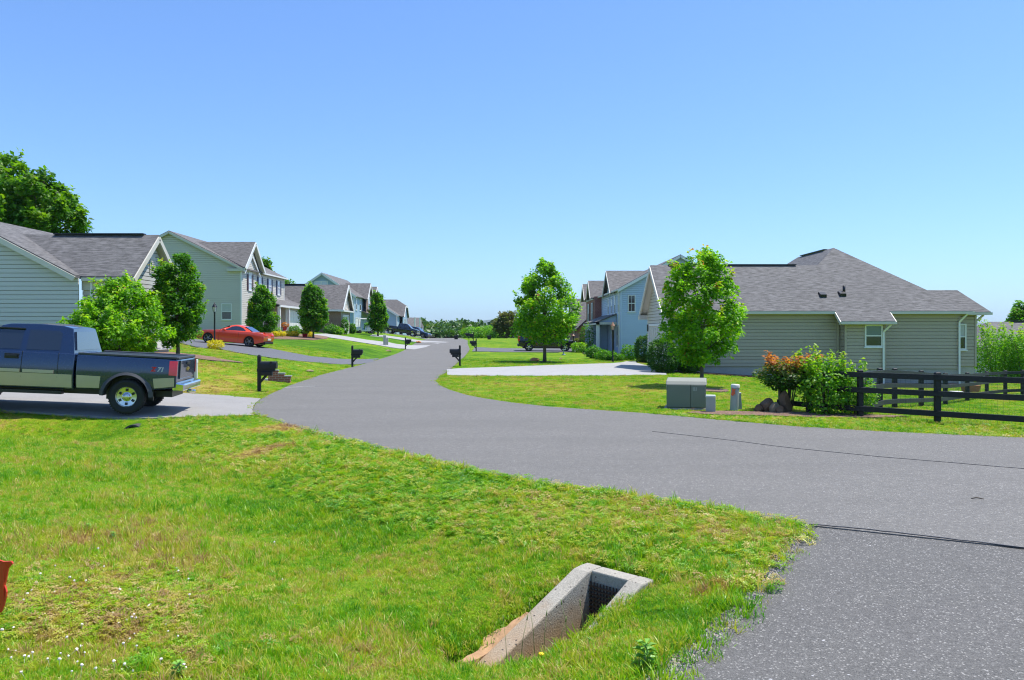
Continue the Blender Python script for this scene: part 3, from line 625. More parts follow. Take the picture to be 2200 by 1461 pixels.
# --- house 3: brown brick single storey
def house_brick_left():
    r = thing("brown_brick_house", "single storey brown brick house with a steep street gable, third on the left", "house", (-24, 95, 1.5))
    zb = 1.5
    wall(r, BR3, "brick_wall", ((-36, 89.8), E, [(0, 0), (16.6, 0), (16.6, 4.3), (0, 4.3)]), brick=True)
    wall(r, S_BG, "gable_wall", ((-19.4, 89.8), Nn, [(0, 4.2), (5, 4.2), (2.5, 6.8)])); wall(r, STONE, "front_wall", ((-19.42, 89.8), Nn, [(0, 0), (5, 0), (5, 4.2), (0, 4.2)]), brick=True)
    rf = MB(); rf.slab([(-19.05, 89.3, 4.4), (-19.05, 92.3, 7.35), (-38, 92.3, 7.35), (-38, 89.3, 4.4)]); rf.slab([(-19.05, 95.3, 4.4), (-19.05, 92.3, 7.35), (-38, 92.3, 7.35), (-38, 95.3, 4.4)])
    rf.slab([(-24, 88.6, 4.6), (-27, 92, 6.6), (-38, 92, 6.6), (-38, 88.6, 4.6)])
    rf.build("roof", ROOFB, r)
    cap = MB(); cap.bar((-24, 92.3, 7.4), (-34, 92.3, 7.4), .3, .1); cap.build("ridge_vent", BLACK, r)
    rake(r, [(-19.02, 89.3, 4.4), (-19.02, 92.3, 7.35), (-19.02, 95.3, 4.4)], WHITE, .3); gutter(r, (-24, 89.28, 4.4), (-19.0, 89.28, 4.4), WHITE, .2)
    er = MB(); er.box(-19.6, -19.0, 89.2, 95.3, 4.15, 4.32); er.build("eave_return", WHITE, r)
    f = Face((-19.42, 89.8), Nn); f.garage(r, 1.1, 3.9, zb, 3.7); f.window(r, 2.1, 2.9, 4.6, 5.6, arch=True, upper=BLUEGL)
house_brick_left()

# --- house 4: teal two storey with attic gable
def house_teal():
    r = thing("teal_blue_house", "tall teal blue house with an attic window in its gable, beyond the brown brick house", "house", (-27, 120, 1.5))
    zb = 1.5; xw, xr = -22.6, -27.1; xl_ = -31.6
    wall(r, S_H4, "wall", ((xl_, 113), E, [(0, 0.5), (9, .5), (9, 7.1), (4.5, 10.15), (0, 7.1)]), ((xw, 113), Nn, [(0, .5), (17, .5), (17, 7.1), (0, 7.1)]))
    rf = MB(); rf.slab([(-22.2, 112.7, 6.95), (xr, 112.7, 10.3), (xr, 130, 10.3), (-22.2, 130, 6.95)]); rf.slab([(-32, 112.7, 6.95), (xr, 112.7, 10.3), (xr, 130, 10.3), (-32, 130, 6.95)])
    for y, z in ((121.5, 9.3), (127.4, 9.1)):
        h = 2.6
        rf.slab([(-21.7, y-h, 6.8), (-21.7, y, z), (-25.6, y, z), (-22.2, y-h, 6.8)]); rf.slab([(-21.7, y+h, 6.8), (-21.7, y, z), (-25.6, y, z), (-22.2, y+h, 6.8)])
    rf.slab([(xw, 118.5, 5.0), (-20.6, 118.5, 4.3), (-20.6, 130, 4.3), (xw, 130, 5.0)])
    rf.build("roof", ROOFB, r)
    rake(r, [(-32, 112.65, 6.95), (xr, 112.65, 10.3), (-22.2, 112.65, 6.95)], WHITE, .3)
    for y, z in ((121.5, 9.3), (127.4, 9.1)):
        rake(r, [(-21.65, y-2.6, 6.8), (-21.65, y, z), (-21.65, y+2.6, 6.8)], WHITE, .3)
        wall(r, BR3, "gable_wall", ((-22.0, y-2.2), Nn, [(0, 4.6), (4.4, 4.6), (4.4, 6.9), (2.2, z-.4), (0, 6.9)]), brick=True)
        Face((-22.0, y-2.2), Nn).window(r, 1.5, 2.9, 5.2, 7.2, upper=BLUEGL, arch=True)
    f = Face((xl_, 113), E); f.window(r, 3.4, 4.35, 7.5, 9.1, upper=BLUEGL, lower=BLUEGL); f.window(r, 4.37, 5.3, 7.5, 9.1, upper=BLUEGL, lower=BLUEGL)
    g = Face((xw, 113), Nn); g.window(r, 1.2, 2.2, 5, 6.7, upper=BLUEGL); g.window(r, 4.2, 5.2, 5, 6.7, upper=BLUEGL); g.garage(r, 1, 4.5, zb, 3.8)
    for y in (118.8, 123, 129.6):
        c = MB(); c.box(-20.85, -20.6, y-.13, y+.13, .6, 4.1); c.build("porch_column", WHITE, r)
    corner(r, xw, 113, .5, 6.9)
house_teal()

def house_clipped():
    r = thing("clipped_gable_house", "blue house with a clipped grey gable roof behind the dark pickup", "house", (-24, 146, 1.2))
    xw = -20.4
    wall(r, S_H4, "wall", ((-29.6, 140), E, [(0, 0), (9.2, 0), (9.2, 4.7), (4.6, 7.6), (0, 4.7)]), ((xw, 140), Nn, [(0, 0), (14, 0), (14, 4.7), (0, 4.7)]))
    rf = MB(); rf.slab([(-20, 139.7, 4.75), (-25, 139.7, 7.8), (-25, 154, 7.8), (-20, 154, 4.75)]); rf.slab([(-30, 139.7, 4.75), (-25, 139.7, 7.8), (-25, 154, 7.8), (-30, 154, 4.75)])
    rf.slab([(-19.5, 143, 4.6), (-19.5, 145.2, 6.6), (-21.3, 146.5, 7.8), (-27, 146.5, 7.8), (-25, 143, 4.6)]); rf.slab([(-19.5, 150, 4.6), (-19.5, 147.8, 6.6), (-21.3, 146.5, 7.8), (-27, 146.5, 7.8), (-25, 150, 4.6)]); rf.slab([(-19.5, 145.2, 6.6), (-19.5, 147.8, 6.6), (-21.3, 146.5, 7.8)])
    rf.build("roof", ROOFB, r)
    wall(r, S_H4, "gable_wall", ((-19.8, 143.4), Nn, [(0, 0), (6.2, 0), (6.2, 4.6), (4.4, 6.4), (1.8, 6.4), (0, 4.6)]))
    rake(r, [(-19.45, 143, 4.6), (-19.45, 145.2, 6.6), (-19.45, 147.8, 6.6), (-19.45, 150, 4.6)], WHITE, .25); rake(r, [(-25, 139.65, 7.8), (-20, 139.65, 4.75)], WHITE, .3)
    Face((-29.6, 140), E).garage(r, 4.6, 7.0, 1.0, 3.2); f = Face((-19.8, 143.4), Nn); f.window(r, 1.6, 2.8, 2.2, 4.2, upper=BLUEGL, lower=BLUEGL); f.window(r, 3.4, 4.6, 2.2, 4.2, upper=BLUEGL, lower=BLUEGL)
    corner(r, xw, 140, 0, 4.6, s=.1)
house_clipped()

def house_far():
    r = thing("far_grey_roofed_house", "low grey roofed house with two white porch posts, farthest up the street", "house", (-22, 184, .8))
    wall(r, S_H6, "wall", ((-27.5, 180), E, [(0, -1), (6.2, -1), (6.2, 3), (0, 3)]), ((-21.3, 180), Nn, [(0, -1), (10, -1), (10, 3), (0, 3)]))
    rf = MB(); rf.slab([(-20.9, 179.6, 2.9), (-21.5, 183.5, 5.1), (-27.5, 183.5, 5.2), (-29, 179.6, 2.9)]); rf.slab([(-20.9, 188, 2.9), (-21.5, 183.5, 5.1), (-27.5, 183.5, 5.2), (-29, 188, 2.9)]); rf.slab([(-20.9, 179.6, 2.9), (-20.9, 188, 2.9), (-21.5, 183.5, 5.1)])
    rf.build("roof", ROOFB, r)
    for x in (-21.9, -20.8):
        c = MB(); c.box(x-.14, x+.14, 178.3, 178.6, -.6, 4.9); c.build("porch_post", WHITE, r)
    Face((-27.5, 180), E).garage(r, 4, 5.6, -.2, 2.2)
house_far()

# --- right side: ranch house
def house_ranch():
    r = thing("ranch_house", "long olive grey ranch house with a big grey hip roof on the right", "house", (15, 46, -.5))
    k = .743; ze = 2.94; zp = lambda y: ze+k*(y-40)
    P = lambda x, y: (x, y, zp(y))
    zr = zp(43.5); za = zp(45); rf = MB()
    rf.slab([P(7.6, 40), P(16.35, 40), P(16.35, 39.3), P(19.06, 39.3), P(19.06, 40), P(23.3, 40), P(18.3, 45), P(16.8, 43.5), P(7.6, 43.5)], .11)
    rf.slab([(16.8, 43.5, zr), (18.3, 45, za), (18.3, 50.6, za), (13.3, 55.6, ze), (13.3, 47, ze)], .11)
    rf.slab([(7.6, 43.5, zr), (16.8, 43.5, zr), (13.3, 47, ze), (7.6, 47, ze)], .11)
    rf.slab([(23.3, 40, ze), (18.3, 45, za), (18.3, 50.6, za), (23.3, 55.6, ze)], .11); rf.slab([(13.3, 55.6, ze), (18.3, 50.6, za), (23.3, 55.6, ze)], .11)
    zq = 4.1
    rf.slab([(21.7, 42.2, zq), (23.75, 42.2, zq), (24.6, 40.64, ze-.03), (23.2, 40.64, ze-.03)], .1); rf.slab([(21.7, 42.2, zq), (23.75, 42.2, zq), (24.6, 43.76, ze-.03), (23.2, 43.76, ze-.03)], .1); rf.slab([(23.75, 42.2, zq), (24.6, 40.64, ze-.03), (24.6, 43.76, ze-.03)], .1)
    roof = rf.build("roof", ROOF, r)
    cap = MB(); cap.bar((8.6, 43.5, zr+.03), (15.6, 43.5, zr+.03), .24, .04); cap.build("ridge_vent", BLACK, r); cap = MB(); cap.bar((18.3, 46.2, za+.03), (18.3, 50, za+.03), .24, .04); cap.build("ridge_vent", BLACK, r)
    zb = .1
    wall(r, S_R1, "wall", ((8.0, 40.4), E, [(0, zb), (8.75, zb), (8.75, 2.82), (0, 2.82)]), ((16.75, 40.4), S, [(0, zb), (.65, zb), (.65, 2.45), (0, 2.8)]),
         ((16.75, 39.75), E, [(0, -.02), (2.0, -.02), (2.0, 2.3), (0, 2.3)]), ((18.75, 39.75), Nn, [(0, zb), (.65, zb), (.65, 2.8), (0, 2.45)]),
         ((18.75, 40.4), E, [(0, -.02), (4.1, -.02), (4.1, 2.82), (0, 2.82)]), ((22.85, 40.4), Nn, [(0, zb), (.6, zb), (.6, 2.8), (0, 2.8)]),
         ((22.85, 41.0), E, [(0, .08), (1.15, .08), (1.15, 2.8), (0, 2.8)]), ((24.0, 41.0), Nn, [(0, zb), (2.6, zb), (2.6, 2.8), (0, 2.8)]), ((22.9, 43.6), Nn, [(0, zb), (11.6, zb), (11.6, 2.8), (0, 2.8)]))
    fb = MB(); fb.box(8.03, 16.72, 40.44, 46.5, -1.6, zb); fb.box(13.7, 16.72, 46.5, 55, -1.6, zb); fb.box(16.79, 18.71, 39.79, 40.44, -1.6, -.02); fb.box(18.79, 22.81, 40.44, 55, -1.6, -.02); fb.box(22.81, 23.96, 41.04, 43.5, -1.6, .08); fb.build("foundation", FOUND, r)
    wall(r, S_BG, "gable_wall", ((8.0, 46.6), S, [(0, zb), (6.2, zb), (6.2, 3.05), (3.1, 5.35), (0, 3.05)]))
    f = Face((8.0, 46.6), S); f.garage(r, .8, 5.4, -.3, 2.2, CREAM)
    rake(r, [(7.57, 47, ze), (7.57, 43.5, zr), (7.57, 40, ze)], CREAM, .22)
    mb = MB()
    for ya in (40, 47): mb.slab([(7.6, ya, ze-.13), (8.05, ya, ze-.13), (8.05, 43.5, zr-.13), (7.6, 43.5, zr-.13)], .03)
    mb.build("soffit", CREAM, r)
    rt = MB(); rt.box(7.5, 8.3, 46.6, 47.05, 2.6, 2.85); rt.build("eave_return", CREAM, r)
    gutter(r, (7.6, 39.98, ze), (16.3, 39.98, ze)); gutter(r, (16.32, 39.28, zp(39.3)), (19.09, 39.28, zp(39.3))); gutter(r, (19.1, 39.98, ze), (23.35, 39.98, ze)); gutter(r, (23.3, 40.62, ze-.03), (24.62, 40.62, ze-.03)); gutter(r, (24.6, 40.6, ze-.03), (24.6, 43.76, ze-.03))
    for xx in (16.33, 19.08): rr = MB(); rr.bar((xx, 40, ze-.12), (xx, 39.3, zp(39.3)-.12), .06, .16); rr.build("rake_board", CREAM, r)
    sf = MB(); sf.box(8.0, 16.3, 40.0, 40.4, 2.77, 2.79); sf.box(19.1, 22.9, 40.0, 40.4, 2.77, 2.79); sf.box(16.4, 19.0, 39.32, 39.75, 2.23, 2.25); sf.build("eave_soffit", CREAM, r)
    Face((16.75, 39.75), E).window(r, .95, 1.84, 1.12, 2.24, upper=M("dim_blind", (.10, .17, .15), .15, coat=.6), lower=GLASS)
    Face((22.85, 41.0), E).window(r, .22, .66, .95, 2.3, upper=BLIND)
    downspout(r, 18.62, 39.66, -.75, 2.3, WHITE, lean=(.3, -.3)); downspout(r, 22.78, 40.3, -.8, 2.8, WHITE, lean=(.28, -.25)); downspout(r, 24.05, 41.2, .1, 2.75, CREAM, lean=(.5, 0)); downspout(r, 16.6, 40.33, -.4, 2.75, S_R1)
    corner(r, 16.75, 39.75, -.02, 2.28, S_R1, .05); corner(r, 24.0, 41.0, .08, 2.75, S_R1, .05)
    for px, py in ((1767, 635), (1809, 633)):
        Y = (40*k-1.04+0)/(k-(HY-py)/F) ; X = (px-CX)*Y/F; z = zp(Y)
        b = MB(); b.hexa([(X-.17, Y-.15, z-.11), (X+.17, Y-.15, z-.11), (X+.17, Y+.2, z+.14), (X-.17, Y+.2, z+.14), (X-.15, Y-.18, z+.05), (X+.15, Y-.18, z+.05), (X+.15, Y+.16, z+.2), (X-.15, Y+.16, z+.2)]); b.build("roof_vent", BLACK, r)
    pv = MB(); Y = 41.35; pv.tube([(17.35, Y, zp(Y)-.05), (17.35, Y, zp(Y)+.35)], .07, 10); pv.build("vent_pipe", BLACK, r)
    lm = MB(); lm.box(7.86, 7.98, 45.95, 46.15, 1.9, 2.3); lm.build("wall_lantern", BLACK, r)
house_ranch()

def house_slate():
    r = thing("slate_blue_house", "two storey slate blue house with a porch, behind the lamp post on the right", "house", (13, 76, -.4))
    zb = -.15; ze = 5.5; xw = 9.25; xr = 14.2; zr = 8.4
    wall(r, S_R2, "wall", ((xw, 67), E, [(0, zb), (9.9, zb), (9.9, ze-.05), (4.95, zr-.1), (0, ze-.05)]), ((xw, 81.5), S, [(0, zb), (14.5, zb), (14.5, ze), (0, ze)]))
    fb = MB(); fb.box(xw+.04, 19.1, 67.04, 90, -1.5, zb); fb.build("foundation", FOUND, r)
    rf = MB(); rf.slab([(8.9, 66.7, ze), (xr, 66.7, zr), (xr, 90, zr), (8.9, 90, ze)]); rf.slab([(19.5, 66.7, ze), (xr, 66.7, zr), (xr, 90, zr), (19.5, 90, ze)])
    for xp, y, h, z in ((8.75, 73.6, 3.0, 7.55), (8.1, 84.2, 2.3, 7.3), (7.9, 88.5, 2.2, 7.2)):
        rf.slab([(xp, y-h, ze-.1), (xp, y, z), (12.7, y, z), (8.9, y-h, ze-.1)]); rf.slab([(xp, y+h, ze-.1), (xp, y, z), (12.7, y, z), (8.9, y+h, ze-.1)])
    rf.slab([(xw, 69.7, 3.5), (7.4, 69.7, 2.75), (7.4, 82.5, 2.75), (xw, 82.5, 3.5)])
    rf.build("roof", ROOFB, r)
    for xp, y, h, z in ((8.75, 73.6, 3.0, 7.55), (8.1, 84.2, 2.3, 7.3), (7.9, 88.5, 2.2, 7.2)): rake(r, [(xp-.02, y-h, ze-.1), (xp-.02, y, z), (xp-.02, y+h, ze-.1)], CREAM, .25)
    rake(r, [(8.9, 66.66, ze), (xr, 66.66, zr), (19.5, 66.66, ze)], WHITE, .22)
    gutter(r, (8.88, 66.7, ze), (8.88, 82, ze), CREAM)
    wall(r, S_R2, "gable_wall", ((9.15, 76.4), S, [(0, ze-.2), (5.6, ze-.2), (2.8, 7.3)]))
    wall(r, BRR, "brick_wall", ((8.5, 90.5), S, [(0, -.5), (9, -.5), (9, ze), (0, ze)]), ((8.5, 81.5), E, [(0, -.5), (.75, -.5), (.75, ze), (0, ze)]), brick=True)
    wall(r, S_BG, "gable_wall", ((8.45, 86.4), S, [(0, ze-.3), (4.4, ze-.3), (2.2, 7.0)]), ((8.45, 90.6), S, [(0, ze-.3), (4.2, ze-.3), (2.1, 6.9)]))
    f = Face((xw, 81.5), S)
    for u in (13.2, 10.6, 8.3, 5.9): f.window(r, u-.42, u+.42, 3.5, 5.05, upper=BLUEGL, lower=M("slate_pane", (.05, .08, .14), .1, coat=.5))
    f.window(r, 12.0, 12.85, .6, 2.4, shut=M("slate_shutter", (.03, .05, .09), .5))
    Face((xw, 67), E).window(r, .55, 1.2, 3.55, 5.0, grid=True)
    g = Face((8.5, 90.5), S); g.window(r, 6.4, 7.4, 2.9, 4.9, shut=BLACK); g.window(r, 2.4, 3.4, 2.9, 4.9, shut=BLACK)
    for y in (69.9, 75.2):
        c = MB(); c.box(7.45, 7.72, y-.13, y+.13, -.2, 2.65); c.build("porch_column", WHITE, r)
    pb = MB(); pb.box(7.45, 9.2, 69.6, 76, -1, -.22); pb.build("porch_floor", CONC, r)
    bm_ = MB(); bm_.box(7.4, 7.7, 69.6, 82.5, 2.5, 2.72); bm_.box(7.4, 9.2, 69.6, 69.8, 2.5, 2.72); bm_.build("porch_beam", CREAM, r)
    sd = MB(); sd.prism([(7.45, 2.72), (9.2, 2.72), (9.2, 3.4)], (0, 69.9, 0), (1, 0, 0), (0, 0, 1), (0, 1, 0), .05); sd.build("porch_gable", S_R2, r)
    gw = MB(); gw.box(7.6, 9.2, 76.3, 82.4, 2.0, 2.6); gw.box(7.6, 9.2, 76.3, 76.6, -.5, 2.0); gw.box(7.6, 9.2, 82.1, 82.4, -.5, 2.0); gw.build("garage_front", S_R2, r)
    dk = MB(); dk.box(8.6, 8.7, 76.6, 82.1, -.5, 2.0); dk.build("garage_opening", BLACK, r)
    d = MB(); f.box(d, 9.0, 10.0, zb, 2.1, .03, .09); d.build("door", BLACK, r)
    downspout(r, 9.05, 66.95, -.5, 5.3, CREAM, lean=(-.12, 0), foot=(.25, -.1)); corner(r, xw, 67, zb, 5.4, S_R2)
house_slate()

def house_red_brick():
    r = thing("red_brick_house", "red brick house with a grey roof half hidden behind the large maple", "house", (16, 108, -.3))
    wall(r, BRR, "brick_wall", ((8.6, 102), E, [(0, -1.5), (9, -1.5), (9, 6), (4.2, 6.2), (0, 2.3)]), ((8.6, 118), S, [(0, -1.5), (16, -1.5), (16, 2.3), (0, 2.3)]), brick=True)
    rf = MB(); rf.slab([(8.1, 101.6, 2.1), (12.6, 101.6, 6.3), (12.6, 119, 6.3), (8.1, 119, 2.1)]); rf.slab([(18, 101.6, 2.1), (12.6, 101.6, 6.3), (12.6, 119, 6.3), (18, 119, 2.1)])
    rf.slab([(7.7, 104.5, 2.6), (7.9, 108, 6.35), (14, 108, 6.35), (14, 104.5, 2.6)]); rf.slab([(7.7, 111.5, 2.6), (7.9, 108, 6.35), (14, 108, 6.35), (14, 111.5, 2.6)])
    rf.build("roof", ROOFB, r); rake(r, [(8.1, 101.55, 2.1), (12.6, 101.55, 6.3)], DKRED, .25)
    Face((8.6, 118), S).window(r, 8, 9.4, .4, 1.9)
house_red_brick()

def house_far_right():
    r = thing("far_right_house", "grey roofed house showing above the shrubs at the right edge", "house", (48, 72, -2.5))
    rf = MB(); rf.slab([(38.5, 66, 0.6), (42.2, 70, 2.75), (64, 70, 2.75), (68, 66, .6)]); rf.slab([(38.5, 74, .6), (42.2, 70, 2.75), (64, 70, 2.75), (68, 74, .6)]); rf.slab([(38.5, 66, .6), (38.5, 74, .6), (42.2, 70, 2.75)]); rf.slab([(68, 66, .6), (68, 74, .6), (64, 70, 2.75)])
    rf.build("roof", ROOF, r); cap = MB(); cap.bar((44, 70, 2.82), (63, 70, 2.82), .3, .1); cap.build("ridge_vent", BLACK, r)
    wall(r, S_BG, "wall", ((39, 66.5), E, [(0, -3), (28, -3), (28, .55), (0, .55)]), ((39, 73.5), S, [(0, -3), (7, -3), (7, .55), (0, .55)]))
    Face((39, 66.5), E).window(r, 3, 4, -1.3, .2)
house_far_right()
# ------------------------------------------------------------------ vehicles: local x from rear bumper forward, y left, z up
def arc(cx, cz, r, a0, a1, n=10): return [(cx+r*math.cos(R(a0+(a1-a0)*k/n)), cz+r*math.sin(R(a0+(a1-a0)*k/n))) for k in range(n+1)]
def flatgrid(outline, dz, dx):
    """side outline cut into a regular grid by clipping, column by column, so that the faces stay clean"""
    xs_ = sorted({round(p[0], 4) for p in outline}); lo, hi = xs_[0], xs_[-1]; c = lo+dx*.53
    while c < hi: xs_.append(c); c += dx
    xs_ = sorted(xs_); cols = [xs_[0]]
    for x in xs_[1:]:
        if x-cols[-1] > .012: cols.append(x)
    cols = cols[:-1]+[hi] if len(cols) > 1 else [lo, hi]
    def clip(poly, ax, v, keep_less):
        out = []
        for k in range(len(poly)):
            a, b = poly[k-1], poly[k]; ia, ib = (a[ax] <= v+1e-7) == keep_less or abs(a[ax]-v) < 1e-7, (b[ax] <= v+1e-7) == keep_less or abs(b[ax]-v) < 1e-7
            if ia != ib:
                t = (v-a[ax])/(b[ax]-a[ax]); out.append((a[0]+(b[0]-a[0])*t, a[1]+(b[1]-a[1])*t))
            if ib: out.append(b)
        return out
    def ext(x, eps):
        zz = []
        for k in range(len(outline)):
            a, b = outline[k-1], outline[k]
            if (a[0]-x-eps)*(b[0]-x-eps) < 0: zz.append(a[1]+(b[1]-a[1])*(x-a[0])/(b[0]-a[0]))
        return (min(zz), max(zz)) if zz else None
    bm = bmesh.new(); vm = {}
    def V(x, z):
        k = (round(x, 4), round(z, 4))
        if k not in vm: vm[k] = bm.verts.new((x, 0, z))
        return vm[k]
    zall = [p[1] for p in outline]; nz = max(2, int((max(zall)-min(zall))/dz))
    rows = {}
    for q, x in enumerate(cols):
        e = ext(x, 1e-5) if q < len(cols)-1 else None; e2 = ext(x, -1e-5) if q else None; e = e or e2; e2 = e2 or e
        if abs(e[0]-e2[0]) < 1e-3 and abs(e[1]-e2[1]) < 1e-3: e = e2 = (min(e[0], e2[0]), max(e[1], e2[1]))
        rows[x] = (e2, e)
    for x1, x2 in zip(cols, cols[1:]):
        a, b = rows[x1][1], rows[x2][0]
        for k in range(nz):
            t1, t2 = k/nz, (k+1)/nz; q = []
            for x, e, t in ((x1, a, t1), (x2, b, t1), (x2, b, t2), (x1, a, t2)):
                v = V(x, e[0]+(e[1]-e[0])*t)
                if v not in q: q.append(v)
            if len(q) >= 3:
                try: bm.faces.new(q)
                except ValueError: pass
    return bm
def shell(name, outline, wf, mat, parent, dz=.09, dx=.3, crown=0., bevel=.025, across=4):
    """closed body: side outline (x,z), half width wf(x,z), slightly crowned across"""
    bm = flatgrid(outline, dz, dx); bm.verts.index_update(); n = len(bm.verts)
    V = [v.co.copy() for v in bm.verts]; W_ = [wf(v.x, v.z) for v in V]
    verts = [(v.x, wv, v.z) for v, wv in zip(V, W_)]+[(v.x, -wv, v.z) for v, wv in zip(V, W_)]; faces = []
    for f in bm.faces:
        ids = [v.index for v in f.verts]; faces.append(ids); faces.append([i+n for i in ids][::-1])
    mid = {}
    def ring(i):
        if i not in mid:
            out = [i]
            for k in range(1, across):
                t = k/across; y = W_[i]*(1-2*t); verts.append((V[i].x, y, V[i].z+crown*(1-(1-2*t)**2))); out.append(len(verts)-1)
            mid[i] = out+[i+n]
        return mid[i]
    for e in bm.edges:
        if e.is_boundary:
            a, b = ring(e.verts[0].index), ring(e.verts[1].index)
            for k in range(across): faces.append([a[k], b[k], b[k+1], a[k+1]])
    bm.free(); me = bpy.data.meshes.new(name); me.from_pydata(verts, [], faces); me.materials.append(mat)
    b2 = bmesh.new(); b2.from_mesh(me); bmesh.ops.remove_doubles(b2, verts=b2.verts, dist=1e-4); bmesh.ops.recalc_face_normals(b2, faces=b2.faces); b2.to_mesh(me); b2.free()
    me.polygons.foreach_set("use_smooth", [True]*len(me.polygons)); me.set_sharp_from_angle(angle=R(38))
    o = put(me, name, parent)
    if bevel:
        b = o.modifiers.new("bevel", 'BEVEL'); b.width = bevel; b.segments = 3; b.limit_method = 'ANGLE'; b.angle_limit = R(40)
    return o
def panel(name, outline, wf, off, mat, parent, sides=(1, -1), dz=.1, dx=.3, depth=.03):
    if len(sides) > 1:
        for s in sides: panel(name, outline, wf, off, mat, parent, (s,), dz, dx, depth)
        return
    """sheet lying on the body side, off metres proud of it"""
    vs, fs = [], []
    for s in sides:
        bm = flatgrid(outline, dz, dx); bm.verts.index_update(); base = len(vs)
        vs += [(v.co.x, s*(wf(v.co.x, v.co.z)+off), v.co.z) for v in bm.verts]; n = len(bm.verts)
        vs += [(v.co.x, s*(wf(v.co.x, v.co.z)+off-depth), v.co.z) for v in bm.verts]
        for f in bm.faces: fs.append([base+v.index for v in f.verts])
        for e in bm.edges:
            if e.is_boundary: a, b = e.verts[0].index, e.verts[1].index; fs.append([base+a, base+b, base+n+b, base+n+a])
        bm.free()
    me = bpy.data.meshes.new(name); me.from_pydata(vs, [], fs); me.materials.append(mat)
    b2 = bmesh.new(); b2.from_mesh(me); bmesh.ops.delete(b2, geom=[v for v in b2.verts if not v.link_faces], context='VERTS'); bmesh.ops.recalc_face_normals(b2, faces=b2.faces); b2.to_mesh(me); b2.free()
    # make outer sheet face outwards
    me.polygons.foreach_set("use_smooth", [True]*len(me.polygons)); me.set_sharp_from_angle(angle=R(40))
    return put(me, name, parent)
RUB = M("tyre_rubber", (.012, .012, .013), .75, bmp=.2, bscale=40); ALLOY = M("bright_alloy", (.62, .62, .60), .22, 1., var=.05); GALLOY = M("grey_alloy", (.30, .30, .31), .3, 1.)
CHROME = M("chrome", (.78, .78, .78), .08, 1., var=.03); DKGL = M("tinted_glass", (.012, .017, .026), .03, spec=.8, var=.2, coat=1.); PLAST = M("grey_plastic", (.045, .047, .052), .5)
TAILR = M("tail_lamp", (.78, .015, .015), .15, coat=.8, var=.2, scale=14); HEADL = M("head_lamp", (.7, .72, .74), .1, coat=1)
def make_wheel(parent, x, y, r, wdt, rim=ALLOY, spokes=6, slot=True, rr=.6):
    s = 1 if y > 0 else -1; h = wdt/2; q = rr*r
    t = MB(); t.lathe([(q, -h*.85), (r*.86, -h), (r*.96, -h*.9), (r, -h*.6), (r, h*.6), (r*.96, h*.9), (r*.86, h), (q, h*.85)], axis='y', n=36)
    for k in range(40):
        a = 2*math.pi*k/40
        for sy in (-1, 1):
            c, d = math.cos(a), math.sin(a); t.bar((d*r*.998, sy*h*.72, c*r*.998), (d*r*.998, sy*h*.25, c*r*.998), .022, .02, up=(d, 0, c))
    o = t.build("wheel", RUB, parent, world=False, weld=False); o.location = (x, y, r)
    m = MB(); e = s*h
    m.lathe([(q*1.02, e*.80), (q*.98, e*.92), (q*.93, e*.80), (q*.88, e*.45)], axis='y', n=36)
    m.lathe([(q*.9, e*.42), (.001, e*.40)], axis='y', n=36, m=1)
    m.lathe([(q*.34, e*.62), (q*.30, e*.78), (q*.16, e*.95), (.001, e*.97)], axis='y', n=24)
    if slot:
        m.lathe([(q*.9, e*.62), (q*.45, e*.5), (q*.3, e*.62)], axis='y', n=36)
        for k in range(spokes):
            a = 2*math.pi*k/spokes; c, d = math.cos(a), math.sin(a); m.bar((d*q*.55, e*.56, c*q*.55), (d*q*.80, e*.63, c*q*.80), q*.22, .04, up=(0, s, 0), m=1)
        spokes = 0
    for k in range(spokes):
        a = 2*math.pi*(k+.5)/spokes; c, d = math.cos(a), math.sin(a)
        m.bar((d*q*.28, e*.66, c*q*.28), (d*q*.93, e*.70, c*q*.93), q*(1.9 if slot else 1.1)/spokes, .05, up=(0, s, 0))
    m.build("rim", [rim, BLACK], o, world=False, weld=False)
    return o
def quadslab(name, pts, mat, parent, off=.006, th=.03):
    p = [Vector(q) for q in pts]; n = (p[1]-p[0]).cross(p[2]-p[0]).normalized(); mb = MB()
    a = [q+n*off for q in p]; b = [q-n*th for q in p]; mb.face(a)
    for i in range(len(a)): j = (i+1) % len(a); mb.face([a[i], b[i], b[j], a[j]])
    mb.face(b[::-1]); return mb.build(name, mat, parent, world=False)
def paint(name, col, rough=.25, coat=1., metal=.3):
    m, nt, bs = newmat(name); co = objco(nt); c = mixc(nt, noise(nt, co, 4, 4), [x*.92 for x in col], [x*1.08 for x in col])
    nt.links.new(c, bs.inputs["Base Color"]); bs.inputs["Metallic"].default_value = metal; bs.inputs["Roughness"].default_value = rough; bs.inputs["Coat Weight"].default_value = coat; bs.inputs["Coat Roughness"].default_value = .03; return m

